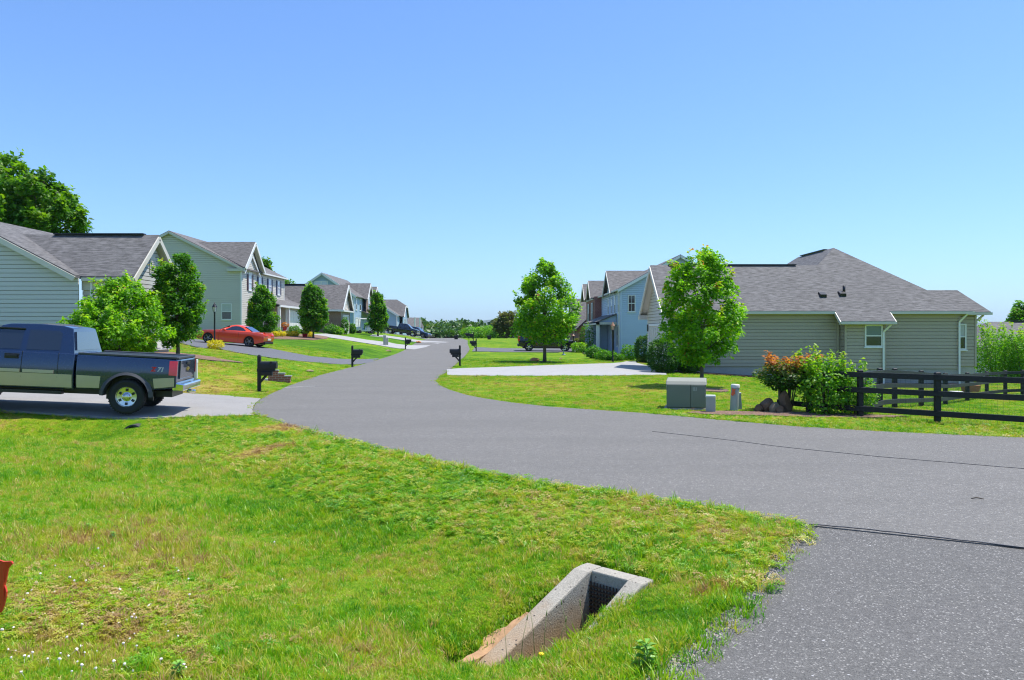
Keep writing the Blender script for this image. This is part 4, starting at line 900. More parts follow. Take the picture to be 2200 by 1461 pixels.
def pickup(name, label, loc, rot, body, lower=None, rim=ALLOY, crew=False, detail=True, scale=1):
    r = thing(name, label, "pickup truck", loc); r.rotation_euler = rot; r.scale = (scale,)*3
    L, bedf, rwx, fwx = 5.85, 2.46, 1.37, 5.0
    def wb(x, z):
        q = 1.0-.05*((z-.88)/.45)**2 if z > .88 else 1.0-.075*((.88-z)/.42)**2
        return q*(1-.10*max(0, (x-5.2)/.65)**2)*(1-.03*max(0, (.5-x)/.5))
    def wg(x, z): return .955-.26*max(0, z-1.27)/.64
    bt = 1.29
    shell("bed", [(.34, .62), (.86, .56)]+arc(rwx, .40, .50, 162, 18)+[(1.88, .52), (bedf-.02, .52), (bedf-.02, bt), (.34, bt-.02)], wb, body, r, bevel=.035)
    bl = MB(); bl.box(.46, bedf-.1, -.78, .78, bt-.03, bt+.012); bl.build("dark_bed_lid", BLACK, r, world=False)  # flat lid at rail height, its black standing in for the dark bed inside
    br = MB()
    for s in (-1, 1): br.box(.35, bedf-.04, s*.87-.085, s*.87+.085, bt-.01, bt+.035)
    br.box(.33, .43, -.9, .9, bt-.02, bt+.03); br.build("bed_rail", PLAST, r, world=False, bevel=.01)
    shell("cab", [(bedf+.02, .50), (4.42, .50)]+arc(fwx, .40, .50, 168, 12)+[(5.56, .55), (5.74, .60), (5.78, 1.02), (5.66, 1.16), (4.70, 1.27), (4.55, bt), (bedf+.02, bt)], wb, body, r, crown=.03, bevel=.04)
    shell("roof", [(bedf+.04, bt-.02), (4.72, bt-.06), (4.05, 1.84), (3.9, 1.88), (3.3, 1.905), (2.82, 1.885), (2.62, 1.84)], wg, body, r, crown=.03, bevel=.05)
    win = [[(2.80, 1.35), (3.48, 1.34), (3.48, 1.77), (2.88, 1.765), (2.82, 1.72)], [(3.60, 1.34), (4.46, 1.33), (4.05, 1.74), (3.96, 1.775), (3.60, 1.775)]]
    for q in win: panel("side_window", q, wg, .006, DKGL, r)
    y0, y1 = wg(0, 1.37)-.12, wg(0, 1.77)-.10
    quadslab("rear_window", [(2.645, -y0, 1.42), (2.79, -y1, 1.90), (2.79, y1, 1.90), (2.645, y0, 1.42)], DKGL, r) if False else quadslab("rear_window", [(2.519, y0, 1.36), (2.600, y1, 1.765), (2.600, -y1, 1.765), (2.519, -y0, 1.36)], DKGL, r, off=.012)
    quadslab("windscreen", [(4.67, -y0, 1.29), (4.67, y0, 1.29), (4.10, y1, 1.78), (4.10, -y1, 1.78)], DKGL, r, off=.012)
    for s in (1, -1):
        for wx in (rwx, fwx): make_wheel(r, wx, s*.86, .385, .25, rim, 6)
        for wx in (rwx, fwx):
            fl = MB()
            o_, i_ = arc(wx, .40, .56, 180, 0, 18), arc(wx, .40, .475, 180, 0, 18)
            o_ = [(o_[0][0], .52)]+o_+[(o_[-1][0], .52)] if wx == rwx else o_; i_ = [(i_[0][0], .52)]+i_+[(i_[-1][0], .52)] if wx == rwx else i_
            for k in range(len(o_)-1):
                a, b, c, d = o_[k], o_[k+1], i_[k+1], i_[k]; P = lambda p, w_: (p[0], s*w_, p[1])
                fl.face([P(a, .985), P(b, .985), P(c, 1.04), P(d, 1.04)]); fl.face([P(d, 1.04), P(c, 1.04), P(c, .80), P(d, .80)])
            fl.build("fender_flare", PLAST, r, world=False, smooth_angle=40)
        quad = [(.33, .90), (.50, .91), (.50, 1.23), (.33, 1.23)]
        panel("tail_light", quad, wb, .012, TAILR, r, (s,))
        hl = MB(); hl.box(5.6, 5.79, s*.75-.15, s*.75+.15, .86, 1.06); hl.build("headlight", HEADL, r, world=False, bevel=.03)
        mr = MB(); mr.box(4.35, 4.5, s*1.06-.14, s*1.06+.14, 1.31, 1.52); mr.build("mirror", BLACK, r, world=False, bevel=.03)
        for hx in ((3.62,) if not crew else (2.8, 3.62)):
            dh = MB(); dh.box(hx, hx+.24, s*1.0-.02, s*1.0+.035, 1.16, 1.21); dh.box(hx-.02, hx+.26, s*.985-.02, s*.985+.018, 1.13, 1.24); dh.build("door_handle", BLACK, r, world=False, bevel=.008)
    panel("door_seam", [(3.53, .53), (3.545, .53), (3.545, 1.295), (3.53, 1.295)], wb, .004, BLACK, r); panel("door_seam", [(2.80, .55), (2.812, .55), (2.812, 1.295), (2.80, 1.295)], wb, .004, BLACK, r)
    panel("door_seam", [(4.42, .6), (4.432, .6), (4.432, 1.26), (4.42, 1.26)], wb, .004, BLACK, r)
    if lower is not None:
        panel("lower_panel", [(.38, .66), (.80, .60), (.83, .82), (.38, .86)], wb, .006, lower, r); panel("lower_panel", [(1.95, .56), (bedf-.05, .55), (bedf-.05, .83), (1.92, .82)], wb, .006, lower, r); panel("lower_panel", [(bedf+.05, .54), (4.36, .54), (4.43, .83), (bedf+.05, .83)], wb, .006, lower, r)
        panel("side_moulding", [(2.88, .84), (3.5, .84), (3.5, .91), (2.88, .91)], wb, .02, lower, r); panel("side_moulding", [(3.56, .84), (4.4, .84), (4.4, .91), (3.56, .91)], wb, .02, lower, r)
    bp = MB(); bp.hexa([(.17, -.90, .56), (.42, -.97, .56), (.42, .97, .56), (.17, .90, .56), (.17, -.90, .72), (.42, -.97, .76), (.42, .97, .76), (.17, .90, .72)]); bp.box(.1, .3, -.06, .06, .46, .54); bp.build("rear_bumper", CHROME, r, world=False, bevel=.03)
    fb = MB(); fb.hexa([(5.66, -.97, .48), (5.9, -.85, .48), (5.9, .85, .48), (5.66, .97, .48), (5.66, -.97, .75), (5.9, -.85, .75), (5.9, .85, .75), (5.66, .97, .75)]); fb.build("front_bumper", CHROME, r, world=False, bevel=.03)
    gr = MB(); gr.box(5.7, 5.80, -.58, .58, .8, 1.08); gr.build("grille", BLACK, r, world=False, bevel=.02)
    lp = MB(); lp.box(.31, .345, -.74, .74, .82, 1.24); th = lp.build("tailgate", body, r, world=False, bevel=.01)
    hd = MB(); hd.box(.29, .33, -.16, .16, 1.14, 1.2); hd.build("tailgate_handle", BLACK, th, world=False)
    ch = MB(); ch.box(.5, 5.3, -.55, .55, .38, .52); ch.build("chassis", BLACK, r, world=False)
    for wx in (rwx, fwx): ch = MB(); ch.tube([(wx, -.8, .385), (wx, .8, .385)], .07); ch.build("axle", BLACK, r, world=False)
    for s in (-1, 1): ch = MB(); ch.box(2.7, 4.35, s*.92-.09, s*.92+.09, .39, .46); ch.build("running_board", BLACK, r, world=False)
    return r, wb
def wheel_wells(r, wheels, rad, wd):
    for x in wheels:
        for s in (-1, 1): mb = MB(); mb.box(x-rad, x+rad, s*(wd-.34)-.02, s*(wd-.34)+.02, .3, .3+rad*1.5); mb.build("wheel_well", BLACK, r, world=False)
def text(body, name, mat, parent, size, m4, ext=.004):
    cu = bpy.data.curves.new(name, 'FONT'); cu.body = body; cu.size = size; cu.extrude = ext; cu.materials.append(mat); cu.shear = .2; cu.offset = .006
    t = bpy.data.objects.new(name, cu); COL.objects.link(t); bpy.context.view_layer.update(); me = bpy.data.meshes.new_from_object(t); bpy.data.objects.remove(t)
    if not me.materials: me.materials.append(mat)
    o = put(me, name, parent); o.matrix_local = m4; return o
BLUE = paint("grey_blue_paint", (.016, .034, .085), .16, metal=.35); PEWTER = paint("pewter_paint", (.47, .39, .29), .45, metal=.1)
TRX = (-7.46, 18.85)
yaw = R(180+10.5)
pk, wbt = pickup("pickup_truck", "dark blue and pewter extended cab pickup truck parked across the pale driveway", (TRX[0], TRX[1], float(zg(TRX[0]-1.35, TRX[1]))-.075), (0, 0, 0), BLUE, PEWTER)
pk.rotation_euler = (Matrix.Rotation(yaw, 3, 'Z') @ Matrix.Rotation(R(-3.3), 3, 'Y')).to_euler()
wheel_wells(pk, (1.37, 5.0), .5, 1.0)
vs_ = MB(); vs_.box(3.58, 4.2, .745, .79, 1.765, 1.80)
vs_.build("window_visor", BLACK, pk, world=False, bevel=.01)
bk = MB(); bk.box(2.86, 2.95, -.18, .18, 1.865, 1.895); bk.build("brake_light", TAILR, pk, world=False, bevel=.01)
REDT = M("red_decal", (.6, .01, .01), .4); GREYT = M("grey_decal", (.45, .46, .48), .4)
for body, mt, x in (("Z", REDT, .88), ("71", GREYT, .75)):
    text(body, "badge_letter", mt, pk, .135, Matrix(((-1, 0, 0, x), (0, 0, 1, 1.001), (0, 1, 0, .985), (0, 0, 0, 1))))
# bed front bulkhead wedge badge on tailgate
bw = MB(); bw.prism([(-.12, -.022), (-.05, -.022), (-.04, -.045), (.06, -.045), (.05, -.022), (.12, -.022), (.10, .022), (.03, .022), (.02, .045), (-.06, .045), (-.05, .022), (-.14, .022)], (.308, 0, 1.03), (0, 1, 0), (0, 0, 1), (-1, 0, 0), .012); bw.build("tailgate_emblem", M("gold_emblem", (.5, .36, .06), .3, .8), pk, world=False)

def coupe(name, label, loc, rz):
    RED = paint("red_orange_paint", (.86, .075, .02), .3, metal=.0); r = thing(name, label, "car", loc, rz)
    rw, fw = 1.02, 3.87
    def wb(x, z):
        q = .955-.07*max(0, (z-.62)/.38)**2-.05*max(0, (.55-z)/.35)**2
        q *= 1-.20*max(0, (x-4.2)/.64)**2-.12*max(0, (.6-x)/.6)**2
        return q+.02*math.exp(-((x-rw)/.5)**2)+.015*math.exp(-((x-fw)/.5)**2)
    def wg(x, z): return .80-.38*max(0, z-.92)/.45-.06*max(0, (2.0-x))
    shell("body", [(.10, .38), (.55, .24)]+arc(rw, .34, .385, 195, -15, 12)+[(1.5, .2), (3.4, .2)]+arc(fw, .34, .38, 195, -15, 12)+[(4.6, .22), (4.82, .35), (4.84, .62), (4.72, .74), (4.3, .84), (3.5, .93), (3.1, .97), (1.6, .97), (1.1, 1.0), (.6, .98), (.16, .96), (.06, .9), (.02, .62)], wb, RED, r, dz=.07, dx=.2, crown=.035, bevel=.04)
    shell("roof", [(.95, .95), (3.25, .92), (2.55, 1.30), (2.3, 1.355), (1.95, 1.36), (1.6, 1.30)], wg, RED, r, dz=.07, dx=.2, crown=.04, bevel=.04)
    panel("side_window", [(1.38, 1.02), (2.85, .98), (2.45, 1.24), (2.2, 1.295), (1.95, 1.29), (1.65, 1.2)], wg, .006, DKGL, r)
    quadslab("rear_window", [(.98, .58, 1.0), (1.54, .50, 1.29), (1.54, -.50, 1.29), (.98, -.58, 1.0)], DKGL, r, off=.02); quadslab("windscreen", [(3.2, -.68, .97), (3.2, .68, .97), (2.6, .56, 1.28), (2.6, -.56, 1.28)], DKGL, r, off=.02)
    for s in (1, -1):
        make_wheel(r, rw, s*.82, .355, .26, GALLOY, 5, False, .72); make_wheel(r, fw, s*.82, .355, .25, GALLOY, 5, False, .72)
        for yy in (.38, .66):
            t = MB(); t.box(-.01, .09, s*yy-.11, s*yy+.11, .78, .87); t.build("tail_light", TAILR, r, world=False, bevel=.02)
        h = MB(); h.box(4.7, 4.84, s*.62-.12, s*.62+.12, .58, .68); h.build("headlight", HEADL, r, world=False, bevel=.02)
        mr = MB(); mr.box(2.72, 2.9, s*.95-.1, s*.95+.1, .96, 1.08); mr.build("mirror", RED, r, world=False, bevel=.03)
    panel("door_seam", [(1.78, .3), (1.79, .3), (1.79, .93), (1.78, .93)], wb, .003, BLACK, r); panel("door_seam", [(3.12, .3), (3.13, .3), (3.13, .93), (3.12, .93)], wb, .003, BLACK, r)
    for s in (1, -1): dh = MB(); dh.box(1.86, 2.02, s*.93-.03, s*.93+.015, .79, .82); dh.build("door_handle", RED, r, world=False)
    df = MB(); df.box(-.01, .35, -.72, .72, .26, .42); df.build("rear_diffuser", BLACK, r, world=False, bevel=.03)
    ln = MB(); ln.box(-.005, .03, -.26, .26, .52, .64); ln.build("licence_plate", WHITE, r, world=False)
    sp = MB(); sp.box(.05, .22, -.68, .68, .97, 1.03); sp.build("spoiler", RED, r, world=False, bevel=.015)
    wheel_wells(r, (rw, fw), .36, .95); un = MB(); un.box(.5, 4.4, -.6, .6, .16, .3); un.build("underbody", BLACK, r, world=False); return r
x, y, z = at(578, 750.5); cp = coupe("red_coupe", "bright red sports coupe parked before the sand grey house", (x-.28, y+.85, z), R(180-5)); cp.scale = (.9,)*3

def settle(o, L, rz):
    x, y = o.location.x, o.location.y; f = Vector((math.cos(rz), math.sin(rz), 0)); g = lambda a, b: float(zg(x+f.x*a-f.y*b, y+f.y*a+f.x*b))
    z1, z2 = g(.95, 0), g(L-.95, 0); p = math.atan2(z2-z1, L-1.9); q = math.atan2(g(L/2, .8)-g(L/2, -.8), 1.6)
    o.rotation_euler = (Matrix.Rotation(rz, 3, 'Z') @ Matrix.Rotation(-p, 3, 'Y') @ Matrix.Rotation(q, 3, 'X')).to_euler(); o.location.z = z1-.95*math.sin(p)+.015
settle(cp, 4.36, R(180-5))
def suv(name, label, loc, rz, body, L=5.0, H=1.85):
    r = thing(name, label, "car", loc, rz); rw, fw = .95, L-.95
    def wb(x, z): return (.96-.06*max(0, (z-.8)/.35)**2-.04*max(0, (.6-z)/.3)**2)*(1-.14*max(0, (x-L+.6)/.6)**2)
    def wg(x, z): return .90-.24*max(0, z-1.05)/.75
    k = H/1.85
    shell("body", [(.05, .45), (.45, .36)]+arc(rw, .38, .44, 185, -5, 10)+[(1.5, .34), (L-1.5, .34)]+arc(fw, .38, .44, 185, -5, 10)+[(L-.3, .38), (L-.05, .5), (L, .85), (L-.15, .98), (L-1.4, 1.08), (.1, 1.1), (.0, .8)], wb, body, r, crown=.03, bevel=.04)
    shell("roof", [(.12, 1.08), (L-1.35, 1.06), (L-2.05, H*.96), (L-2.4, H), (.7, H), (.32, H*.97)], wg, body, r, crown=.03, bevel=.05)
    for q in ([(.42, 1.14), (1.25, 1.14), (1.25, H*.93), (.55, H*.92)], [(1.33, 1.14), (2.2, 1.14), (2.2, H*.93), (1.33, H*.93)], [(2.28, 1.14), (L-1.65, 1.14), (L-2.12, H*.92), (2.28, H*.93)]): panel("side_window", q, wg, .006, DKGL, r)
    quadslab("rear_window", [(.16, .72, 1.18), (.30, .64, H*.92), (.30, -.64, H*.92), (.16, -.72, 1.18)], DKGL, r, off=.02); quadslab("windscreen", [(L-1.40, -.76, 1.12), (L-1.40, .76, 1.12), (L-2.02, .64, H*.93), (L-2.02, -.64, H*.93)], DKGL, r, off=.02)
    for s in (1, -1):
        make_wheel(r, rw, s*.82, .38, .25, ALLOY, 5, False, .66); make_wheel(r, fw, s*.82, .38, .25, ALLOY, 5, False, .66)
        t = MB(); t.box(-.01, .14, s*.86-.09, s*.86+.09, .85, 1.3); t.build("tail_light", TAILR, r, world=False, bevel=.02)
        h = MB(); h.box(L-.2, L, s*.72-.14, s*.72+.14, .78, .92); h.build("headlight", HEADL, r, world=False, bevel=.02)
        mr = MB(); mr.box(L-1.75, L-1.6, s*1.02-.12, s*1.02+.12, 1.12, 1.28); mr.build("mirror", BLACK, r, world=False, bevel=.03)
    for q in ((-.06, .1), (L-.1, L+.04)): bp = MB(); bp.box(*q, -.9, .9, .42, .62); bp.build("bumper", PLAST, r, world=False, bevel=.03)
    settle(r, L, rz); wheel_wells(r, (rw, fw), .42, .96); un = MB(); un.box(.4, L-.4, -.6, .6, .26, .42); un.build("underbody", BLACK, r, world=False); return r
x, y, z = at(1113, 754); suv("dark_suv", "dark suv parked on the driveway behind the large maple", (x, y+.2, z+.02), R(0+1), paint("black_paint", (.008, .011, .012), .25), 5.2)
x, y, z = at(826, 722.5); fp_ = pickup("dark_pickup", "dark blue pickup parked far up the left side of the street", (-20.9, 128, float(zg(-18, 128))+.1), (0, 0, R(-3)), paint("deep_blue_paint", (.010, .016, .03), .25), None, ALLOY, True)
settle(fp_[0], 5.85, R(-3))
suv("blue_car", "dark blue car parked beyond the distant pickup", (-18.6, 137, float(zg(-17, 137))+.05), R(-14), paint("royal_blue_paint", (.012, .03, .09), .25), 4.6, 1.65)
# ------------------------------------------------------------------ plants
GRN = [(.0, (0.052, 0.156, 0.005)), (.35, (0.117, 0.312, 0.008)), (.65, (0.234, 0.481, 0.012)), (.88, (0.429, 0.572, 0.025)), (.95, (0.520, 0.364, 0.050)), (1., (.42, .15, .06))]
LF_MAPLE = leaf_mat("maple_leaf", GRN); LF_DARK = leaf_mat("dark_leaf", [(.0, (0.030, 0.112, 0.006)), (.5, (0.083, 0.255, 0.009)), (.85, (0.225, 0.435, 0.014)), (.95, (0.360, 0.360, 0.030)), (1., (.32, .13, .04))])
LF_BIG = leaf_mat("old_tree_leaf", [(.0, (0.033, 0.112, 0.007)), (.5, (0.090, 0.240, 0.010)), (.9, (0.210, 0.345, 0.020)), (1., (.20, .20, .03))])
LF_LIME = leaf_mat("lime_leaf", [(.0, (0.062, 0.200, 0.012)), (.5, (0.138, 0.338, 0.020)), (.9, (0.275, 0.450, 0.030)), (1., (.36, .38, .05))]); LF_YEL = leaf_mat("yellow_leaf", [(.0, (.35, .33, .02)), (.6, (.65, .55, .02)), (1., (.78, .66, .05))])
LF_EVER = leaf_mat("evergreen_leaf", [(.0, (.018, .07, .010)), (.5, (.04, .13, .015)), (1., (.12, .26, .03))]); LF_RED = leaf_mat("red_tip_leaf", [(.0, (.02, .07, .012)), (.45, (.04, .13, .02)), (.62, (.12, .16, .03)), (.75, (.40, .17, .035)), (1., (.55, .20, .06))]); LF_FAR = leaf_mat("wood_leaf", [(.0, (0.024, 0.068, 0.012)), (.5, (0.054, 0.135, 0.015)), (.85, (0.115, 0.216, 0.020)), (1., (.14, .18, .03))], .25)
LF_BRONZE = leaf_mat("bronze_leaf", [(.0, (0.041, 0.081, 0.015)), (.5, (0.135, 0.162, 0.030)), (1., (.25, .13, .06))])
LF_RIM = leaf_mat("variegated_leaf", [(.0, (0.039, 0.143, 0.012)), (.6, (0.078, 0.247, 0.020)), (1., (.35, .42, .14))])
def leaves_mesh(name, P, D, size, tint, mat, parent, rg, aspect=.62, fold=.22, droop=.25):
    """P leaf base points, D outward directions; every leaf is two folded triangles pairs"""
    n = len(P); nrm = D*.5+np.array([.12, 0, .75])+rg.normal(0, .55, (n, 3)); nrm /= np.linalg.norm(nrm, axis=1)[:, None]
    a = D+rg.normal(0, .7, (n, 3))-np.array([0, 0, droop]); a -= nrm*(a*nrm).sum(1)[:, None]; a /= np.linalg.norm(a, axis=1)[:, None]
    b = np.cross(nrm, a); s = (size*1.22*rg.uniform(.65, 1.3, n))[:, None]
    v0 = P; v1 = P+a*s*.45+b*s*aspect*.5+nrm*s*fold*.5; v2 = P+a*s; v3 = P+a*s*.45-b*s*aspect*.5+nrm*s*fold*.5
    V = np.stack([v0, v1, v2, v3], 1).reshape(-1, 3); i = np.arange(n)*4
    Fc = np.stack([np.stack([i, i+1, i+2], 1), np.stack([i, i+2, i+3], 1)], 1).reshape(-1, 3)
    me = bpy.data.meshes.new(name); me.vertices.add(len(V)); me.vertices.foreach_set("co", V.astype(np.float32).ravel())
    me.loops.add(Fc.size); me.loops.foreach_set("vertex_index", Fc.astype(np.int32).ravel()); me.polygons.add(len(Fc)); me.polygons.foreach_set("loop_start", np.arange(0, Fc.size, 3, dtype=np.int32))
    me.update(calc_edges=True)
    at_ = me.attributes.new("tint", 'FLOAT', 'FACE'); at_.data.foreach_set("value", np.repeat(np.clip(tint, 0, 1), 2).astype(np.float32)); me.materials.append(mat)
    return put(me, name, parent)
def clumps(rg, prof, h, nc, fill=.5):
    """clump centres inside a crown of revolution; prof = [(t, radius)]"""
    t_, r_ = zip(*prof); out = []
    while len(out) < nc:
        t = rg.uniform(.02, .98); r = np.interp(t, t_, r_)
        if rg.uniform(0, max(r_)) > r: continue
        a = rg.uniform(0, 2*math.pi); q = r*(fill+(1-fill)*rg.uniform(0, 1)**.5)*rg.uniform(.78, 1.0); out.append((q*math.cos(a), q*math.sin(a), t*h, a))
    return out
def tree(name, label, cat, base, H, prof, mat, nc=90, per=90, leaf=.11, cr=.42, z0=None, tr=.07, seed=1, group=None, tips=.2, redtip=False, stems=1, fill=.45, lean=(0, 0), sx=1., twigs=12):
    rg = np.random.default_rng(seed); r = thing(name, label, cat, base, 0, group); z0 = H*.25 if z0 is None else z0; h = H-z0
    cl = clumps(rg, prof, h, nc, fill); P, D, T = [], [], []
    for cx, cy, cz, a in cl:
        m = int(per*1.45*rg.uniform(.6, 1.4)); d = rg.normal(0, 1, (m, 3)); d /= np.linalg.norm(d, axis=1)[:, None]
        rad = cr*rg.uniform(.7, 1.35); p = d*(rad*rg.uniform(.25, 1, m)**.6)[:, None]*np.array([1, 1, .8])+np.array([cx, cy, cz])
        out = p-np.array([0, 0, cz-.15*h]); out /= np.linalg.norm(out, axis=1)[:, None]+1e-9
        P.append(p); D.append(d*.5+out*.6); T.append(rg.normal(.42+.14*rg.normal(), .16, m))
    # leading shoots that break the outline
    for k in range(int(nc*tips)):
        cx, cy, cz, a = cl[rg.integers(len(cl))]; L = cr*rg.uniform(1.0, 1.9); m = int(per*.35)
        dr = np.array([math.cos(a)*.5, math.sin(a)*.5, rg.uniform(.5, 1.1)]); dr /= np.linalg.norm(dr); s = rg.uniform(.3, 1, m)[:, None]
        p = np.array([cx, cy, cz])+dr*L*s+rg.normal(0, cr*.13, (m, 3)); P.append(p); D.append(np.tile(dr, (m, 1))+rg.normal(0, .3, (m, 3))); T.append(rg.normal(.62, .12, m)+(s[:, 0] > .55)*(.22 if redtip else .08))
    P, D, T = np.concatenate(P), np.concatenate(D), np.concatenate(T); P[:, 0] *= sx; P[:, 0] += lean[0]*P[:, 2]/h; P[:, 2] += z0
    leaves_mesh("crown", P, D, leaf, T, mat, r, rg)
    mb = MB(); rp = random.Random(seed)
    for k in range(stems):
        ox = 0 if stems == 1 else rp.uniform(-.25, .25); tx = ox*2.2
        pts = [(ox*.4+tx*t+rp.uniform(-.02, .02), rp.uniform(-.02, .02)+ox*.5*t, -.08+t*H*.86) for t in (0, .12, .3, .5, .75, 1)]
        q = tr if stems == 1 else tr*.6
        mb.tube(pts, [q*1.35, q*1.05, q*.9, q*.7, q*.42, q*.12], 9)
    for k in range(min(len(cl), twigs if stems == 1 else twigs//2)):
        cx, cy, cz, a = cl[k*len(cl)//max(1, twigs)]; zb_ = max(z0*.75, (z0+cz)*.62)
        mb.tube([(lean[0]*.3, 0, zb_), (cx*.45*sx, cy*.45, zb_+(z0+cz-zb_)*.6), (cx*sx+lean[0]*cz/h, cy, z0+cz)], [tr*.42, tr*.26, tr*.08], 5)
    mb.build("trunk", TRUNK, r, world=False); return r
OVAL = [(0, .45), (.12, .8), (.35, 1.), (.6, .85), (.82, .5), (1, .12)]; COLM = [(0, .5), (.15, .92), (.4, 1.), (.65, .82), (.85, .5), (1, .1)]; ROUND = [(0, .55), (.2, .95), (.5, 1), (.8, .72), (1, .2)]
sc_ = lambda pr, r: [(t, q*r) for t, q in pr]
def by_px(px, py, top): x, y, z = at(px, py); return (x, y, z), (HY-top)*y/F+CAMZ-z, y
b, H, y = by_px(1507, 832, 534); tree("young_maple", "young bright green maple standing behind the transformer box", "tree", b, H, [(0, .35), (.1, 1.1), (.25, 1.55), (.45, 1.6), (.62, 1.4), (.8, 1.0), (.93, .55), (1, .15)], LF_MAPLE, 125, 78, .115, .31, H*.17, .065, 11, "maples on the right lawns", .3, True, fill=.25)
b, H, y = by_px(1170, 778, 566); tree("lawn_maple", "rounded green maple in front of the dark parked suv", "tree", b, H, [(0, .9), (.12, 1.9), (.3, 2.35), (.5, 2.0), (.7, 1.45), (.88, .85), (1, .2)], LF_MAPLE, 120, 80, .16, .44, H*.21, .10, 12, "maples on the right lawns", .45, False, fill=.25)
b, H, y = by_px(382, 768, 548); tree("pear_tree", "dense dark columnar tree nearest the pickup truck's tailgate", "tree", b, H, sc_([(0, .35), (.12, .82), (.3, 1.), (.55, .95), (.75, .78), (.9, .5), (1, .18)], 1.05), LF_DARK, 150, 95, .10, .28, H*.13, .07, 13, "columnar trees on the left lawns", .25, True, fill=.45)
b, H, y = by_px(560, 724, 620); tree("pear_tree", "small columnar tree against the cream house front by the red coupe", "tree", (-21.0, 66.5, float(zg(-21, 66.5))), 4.35, sc_(COLM, 1.22), LF_DARK, 90, 90, .15, .36, .4, .07, 14, "columnar trees on the left lawns", .2, True)
b, H, y = by_px(673, 727, 608); tree("pear_tree", "oval columnar tree with a mulch ring beside the pale far driveway", "tree", b, H, sc_(COLM, .48*57/F*y), LF_DARK, 100, 95, .17, .40, H*.15, .08, 15, "columnar trees on the left lawns", .15)
b, H, y = by_px(812, 722, 629); tree("pear_tree", "slim columnar tree just left of the distant dark pickup", "tree", b, H, sc_(COLM, .48*36/F*y), LF_DARK, 80, 90, .20, .42, H*.12, .09, 16, "columnar trees on the left lawns", .15)
tree("bushy_tree", "broad bushy tree with reddish new tips behind the pickup truck bed", "tree", (-13.9, 28.0, float(zg(-13.9, 28))), 2.95, [(0, .8), (.15, 1.55), (.35, 1.75), (.6, 1.35), (.82, .75), (1, .15)], LF_MAPLE, 150, 85, .10, .28, .35, .06, 17, None, .5, False, 5, .3)
tree("old_shade_tree", "tall old shade tree rising behind the blue grey house at left", "tree", (-33.6, 52, float(zg(-32, 52))), 11.3, [(0, 2.6), (.2, 4.9), (.45, 4.9), (.7, 3.6), (.88, 1.9), (1, .5)], LF_BIG, 120, 110, .27, .72, 4.5, .3, 18, None, .5, fill=.15, twigs=22)
tree("old_shade_tree", "second shade tree with open gaps, its rounded side over the grey roof ridge", "tree", (-30.6, 51.0, float(zg(-29, 51))), 10.5, [(0, 2.2), (.25, 3.3), (.5, 3.1), (.75, 2.2), (1, .4)], LF_BIG, 80, 90, .27, .6, 4.3, .25, 19, None, .5, fill=.3, twigs=22)
for k, (px, Y, H, rr, lb) in enumerate(((567, 105, 11.3, .6, "dark treetop peeking over the sand grey roof"), (616, 130, 10.1, 1.5, "treetop between the sand grey house and the teal house"))):
    tree("back_garden_tree", lb, "tree", ((px-CX)*Y/F, Y, 1.5), H-1.5, sc_(ROUND, rr), LF_BIG, 30, 60, .35, .6, (H-1.5)*.7, .15, 30+k)
tree("bronze_tree", "bronze tinged tree at the edge of the wood beyond the far mailboxes", "tree", ((1088-CX)*150/F, 150, float(zg(-1, 150))), 5.0, sc_(ROUND, 2.4), LF_BRONZE, 60, 60, .35, .7, .5, .12, 33)
tree("edge_tree", "dark conical tree above the far right house", "tree", ((2198-CX)*85/F, 85, -3), 8.6, [(0, 2.4), (.3, 2.2), (.6, 1.4), (.85, .7), (1, .15)], LF_DARK, 70, 80, .3, .6, 1.5, .15, 34)
def bush(name, label, cat, base, w_, h, mat, leaf=.09, n=2500, seed=1, group=None, stems=0, shoots=0, dense=.6, part="foliage", d_=None):
    rg = np.random.default_rng(seed); r = thing(name, label, cat, base, 0, group); d_ = d_ or w_
    d = rg.normal(0, 1, (n, 3)); d /= np.linalg.norm(d, axis=1)[:, None]; lump = 1+.10*np.sin(d[:, 0]*7+seed)+.10*np.sin(d[:, 2]*6+d[:, 1]*5+seed*2)
    rad = rg.uniform(dense**3, 1, n)**(1/3)*lump; P = d*rad[:, None]*np.array([w_/2, d_/2, h/2])+np.array([0, 0, h*.5]); P[:, 2] = np.maximum(P[:, 2], .02); D = d.copy(); T = rg.normal(.45, .2, n)
    if shoots:
        m = 46
        for k in range(shoots):
            a = rg.uniform(0, 2*math.pi); q = rg.uniform(.1, .9)*w_/2; L = h*rg.uniform(.2, .5); s = rg.uniform(0, 1, m)[:, None]; q0 = np.array([q*math.cos(a), q*math.sin(a)*d_/w_, h*rg.uniform(.62, .9)]); dr = np.array([math.cos(a)*.25, math.sin(a)*.2, 1.])
            P = np.vstack([P, q0+dr*L*s+rg.normal(0, .03, (m, 3))]); D = np.vstack([D, np.tile(dr, (m, 1))*.4+rg.normal(0, .7, (m, 3))]); T = np.concatenate([T, rg.normal(.6, .12, m)+.3*s[:, 0]])
    leaves_mesh(part, P, D, leaf, T, mat, r, rg)
    if stems:
        mb = MB(); rp = random.Random(seed)
        for k in range(stems):
            a = rp.uniform(0, 6.28); q = rp.uniform(.5, 1)*w_*.34; mb.tube([(q*.25*math.cos(a), q*.25*math.sin(a), -.05), (q*.6*math.cos(a), q*.5*math.sin(a), h*.4), (q*math.cos(a), q*.8*math.sin(a), h*.85)], [.02, .016, .008], 6)
        mb.build("stem", TRUNK, r, world=False)
    return r
